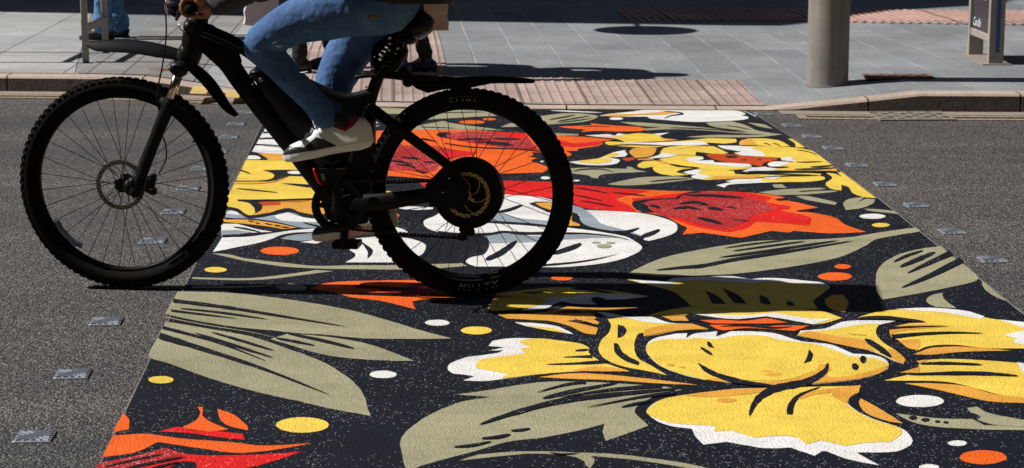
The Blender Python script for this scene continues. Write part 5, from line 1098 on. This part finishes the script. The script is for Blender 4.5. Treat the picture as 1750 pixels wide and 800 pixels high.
# pedestrians -----------------------------------------------------------
def walker(name, label, base, rz, h, stride, trouser, top, skin, shoem, flare=0.07, bag=None, hands=None, legr=.075, shoe_l=.27):
    t = thing(name, label, 'person', base, rz, 'pedestrians on the far pavement'); f = h / 1.75; hz = .92 * f
    L1, L2 = V(-stride / 2, -.09, .085), V(stride / 2, .09, .10 if stride > .2 else .085)
    hN, hF = V(0, -.09, hz), V(0, .09, hz); k1 = V(-stride * .33, -.09, .50 * f); k2 = V(stride * .12, .09, .49 * f); hd_c = V(-.02, 0, h - .125); shl = h - .32
    hands = hands or (V(-.12, -.28, .80 * f), V(.10, .28, .80 * f)); s = MB()
    s.limb([V(0, 0, hz), V(0, 0, hz + .2), V(0, 0, shl)], [.125, .115, .12], 20, 1.3); s.limb([V(0, -.18, shl + .02), V(0, 0, shl + .04), V(0, .18, shl + .02)], [.055, .065, .055], 16); s.limb([V(0, 0, shl), V(-.01, 0, shl + .14)], [.06, .052], 14); face(s, hd_c, .105, Vector((-1, 0, 0)))
    for kk, hnd in enumerate(hands):
        sy = -1 if kk == 0 else 1; sh_ = V(0, sy * .19, shl); el = (sh_ + hnd) / 2 + V(.05, sy * .03, -.02); s.limb([sh_, el, hnd + V(0, 0, .06)], [.048, .038, .025], 14)
        s.ell(hnd + V(0, 0, .03), (.042, .018, .045), 14)
        for q in range(4): s.limb([hnd + V(-.028 + q * .018, 0, 0), hnd + V(-.028 + q * .018, 0, -.032), hnd + V(-.024 + q * .017, sy * -.02, -.052 + abs(q - 1.4) * .006)], [.0095, .009, .008], 8)
        s.limb([hnd + V(-.035, 0, .035), hnd + V(-.055, sy * -.012, .005), hnd + V(-.05, sy * -.02, -.02)], [.012, .0105, .009], 8)
    for h_, k_, a_ in ((hN, k1, L1), (hF, k2, L2)): s.limb([h_, k_], [.08, .055], 14); s.limb([k_, a_], [.052, .035], 14); s.limb([a_, a_ + V(-.1, 0, -.05)], [.035, .028], 12)
    bo = obj('body', s, skin, t); voxel(bo, .008, 2); eyes(t, hd_c, .105, Vector((-1, 0, 0)))
    s = MB(); s.ell(hd_c + V(.022, 0, .035), (.11, .092, .106), 18); s.ell(hd_c + V(.05, 0, -.03), (.08, .085, .09), 16); ho = obj('hair', s, m_hair, t); voxel(ho, .012, 3)
    s = MB(); s.limb([V(0, 0, hz - .03), V(0, 0, hz + .2), V(0, 0, shl)], [.145, .135, .135], 20, 1.3); s.limb([V(0, -.18, shl + .02), V(0, 0, shl + .04), V(0, .18, shl + .02)], [.072, .078, .072], 16)
    for kk, hnd in enumerate(hands): sy = -1 if kk == 0 else 1; sh_ = V(0, sy * .19, shl); el = (sh_ + hnd) / 2 + V(.05, sy * .03, -.02); s.limb([sh_, el, hnd + V(0, 0, .10)], [.07, .055, .042], 14)
    tp = obj('jacket', s, top, t); voxel(tp, .01, 3, [(.06, .02)])
    s = MB(); s.ell(V(0, 0, hz), (.135, .17, .12), 18)
    for h_, k_, a_ in ((hN, k1, L1), (hF, k2, L2)): s.limb([h_, (h_ + k_) / 2, k_, a_ * .6 + k_ * .4, a_ + V(.01, 0, .03)], [.1, .088, legr, legr * .95, max(flare, legr * .9)], 18)
    tr = obj('trousers', s, trouser, t); voxel(tr, .008, 3, [(.07, .025), (.03, .01)])
    for a_ in (L1, L2):
        s = MB(); s.limb([a_ + V(.05, 0, -.035), a_ + V(-.02, 0, -.04), a_ + V(-.12, 0, -.055), a_ + V(-.12 - (shoe_l - .23), 0, -.062)], [.042, .045, .036, .022], 16); s.ell(a_ + V(.01, 0, .0), (.05, .042, .05), 14)
        sh = obj('shoe', s, shoem, t); voxel(sh, .006, 2)
        s = MB(); s.box(a_ + V(-.045, 0, -.076), (shoe_l, .085, .018), None, .008); obj('sole', s, m_bl2, sh)
    return t
def paper_bag(label, loc, rz, w_, d_, h_, m, tilt=0.0):
    t = thing('paper_bag', label, 'bag', loc, rz); t.rotation_euler = (0, tilt, rz); s = MB(); n = 8; vs_ = []
    for i in range(n + 1):
        k = 1 - .06 * math.sin(math.pi * i / n); fx = w_ / 2 * (1 - .0 * i / n); fy = d_ / 2 * (1 - .45 * i / n) * k; z = -h_ + h_ * i / n; j_ = .006 * math.sin(i * 2.3)
        vs_ += [V(-fx + j_, -fy, z), V(0, -fy * 1.08, z), V(fx + j_, -fy, z), V(fx + j_ - .006, 0, z), V(fx + j_, fy, z), V(0, fy, z), V(-fx + j_, fy, z), V(-fx + j_ + .006, 0, z)]
    fs = [tuple(range(7, -1, -1))]
    for i in range(n):
        for j in range(8): fs.append((i * 8 + j, i * 8 + (j + 1) % 8, (i + 1) * 8 + (j + 1) % 8, (i + 1) * 8 + j))
    s.add(vs_, fs); so = obj('bag_body', s, m, t, False); md = so.modifiers.new('thick', 'SOLIDIFY'); md.thickness = .002
    for y in (-d_ * .25, d_ * .25):
        s = MB(); s.limb([V(-w_ * .22, y, -.02), V(-w_ * .18, y * .6, .09), V(0, y * .2, .13), V(w_ * .18, y * .6, .09), V(w_ * .22, y, -.02)], [.003] * 5, 8); obj('handle', s, mat('cord', (.6, .58, .55), .8), t, True)
    return t
m_kraft = mat('kraft_paper', (0.42, 0.30, 0.20), 0.8); P = coords(m_kraft); nn = noise_n(m_kraft, P, 12, 4, .6); L(m_kraft, ramp(m_kraft, nn, [(.3, (.36, .25, .17)), (.7, (.50, .37, .26))]), bsdf(m_kraft).inputs['Base Color'])
m_wbag = mat('white_paper', (0.62, 0.58, 0.62), 0.7)
pa = GP(704, 127); walker('person', 'pedestrian in black trousers and navy shoes behind the saddle, carrying a kraft paper bag', pa, 0.0, 1.82, .16, m_blk3, m_grey, m_skin, m_navy, .045, legr=.052)
bg_ = GP(742, 122); s0 = .626 * 382; hz_ = (122 - 50) * .98 / s0
paper_bag('tan kraft paper bag hanging from a hand just behind the saddle', (bg_.x, bg_.y, hz_ + .38 + .055), .35, .17, .12, .38, m_kraft)
pb = GP(540, 122); walker('person', 'pedestrian in black trousers behind the rider\'s knee, carrying a white bag', pb, 0.0, 1.72, .22, m_blk3, mat('mauve_coat', (.25, .2, .23), .8), m_skin2, m_bl2, .05, legr=.058, hands=(V(-.36, -.2, .72), V(.05, .28, .78)))
bb = GP(456, 118); paper_bag('white carrier bag held in front of the rider\'s bent knee', (bb.x, bb.y, .72), .2, .22, .11, .36, m_wbag, .12)
pc = GP(189, 66); walker('person', 'pedestrian in flared blue jeans and dark shoes walking behind the rail stand', pc, 0.15, 1.68, .11, m_jean2, m_grey, m_skin2, m_bl2, .085, legr=.07)

# square delivery backpack worn by the rider (above the frame; its shadow ends the rider's shadow)
bp = thing('backpack', 'square black delivery backpack on the cyclist, its blunt shadow falling on the yellow flower', 'backpack', (O_.x, O_.y, 0), RZ)
s = MB(); s.box(V(1.08, 0, 1.255), (.33, .44, .41), None, .03); bb_ = obj('box', s, m_blk3, bp)
s = MB(); s.box(V(1.08, 0, 1.465), (.34, .45, .03), None, .012); obj('lid', s, m_grey, bp)
for y in (-.12, .12):
    s = MB(); s.limb([V(1.0, y, 1.53), V(.88, y, 1.60), V(.72, y, 1.50), V(.76, y, 1.32), V(.98, y, 1.18)], [.018] * 5, 10, 1.6); obj('strap', s, m_blk3, bp, True)
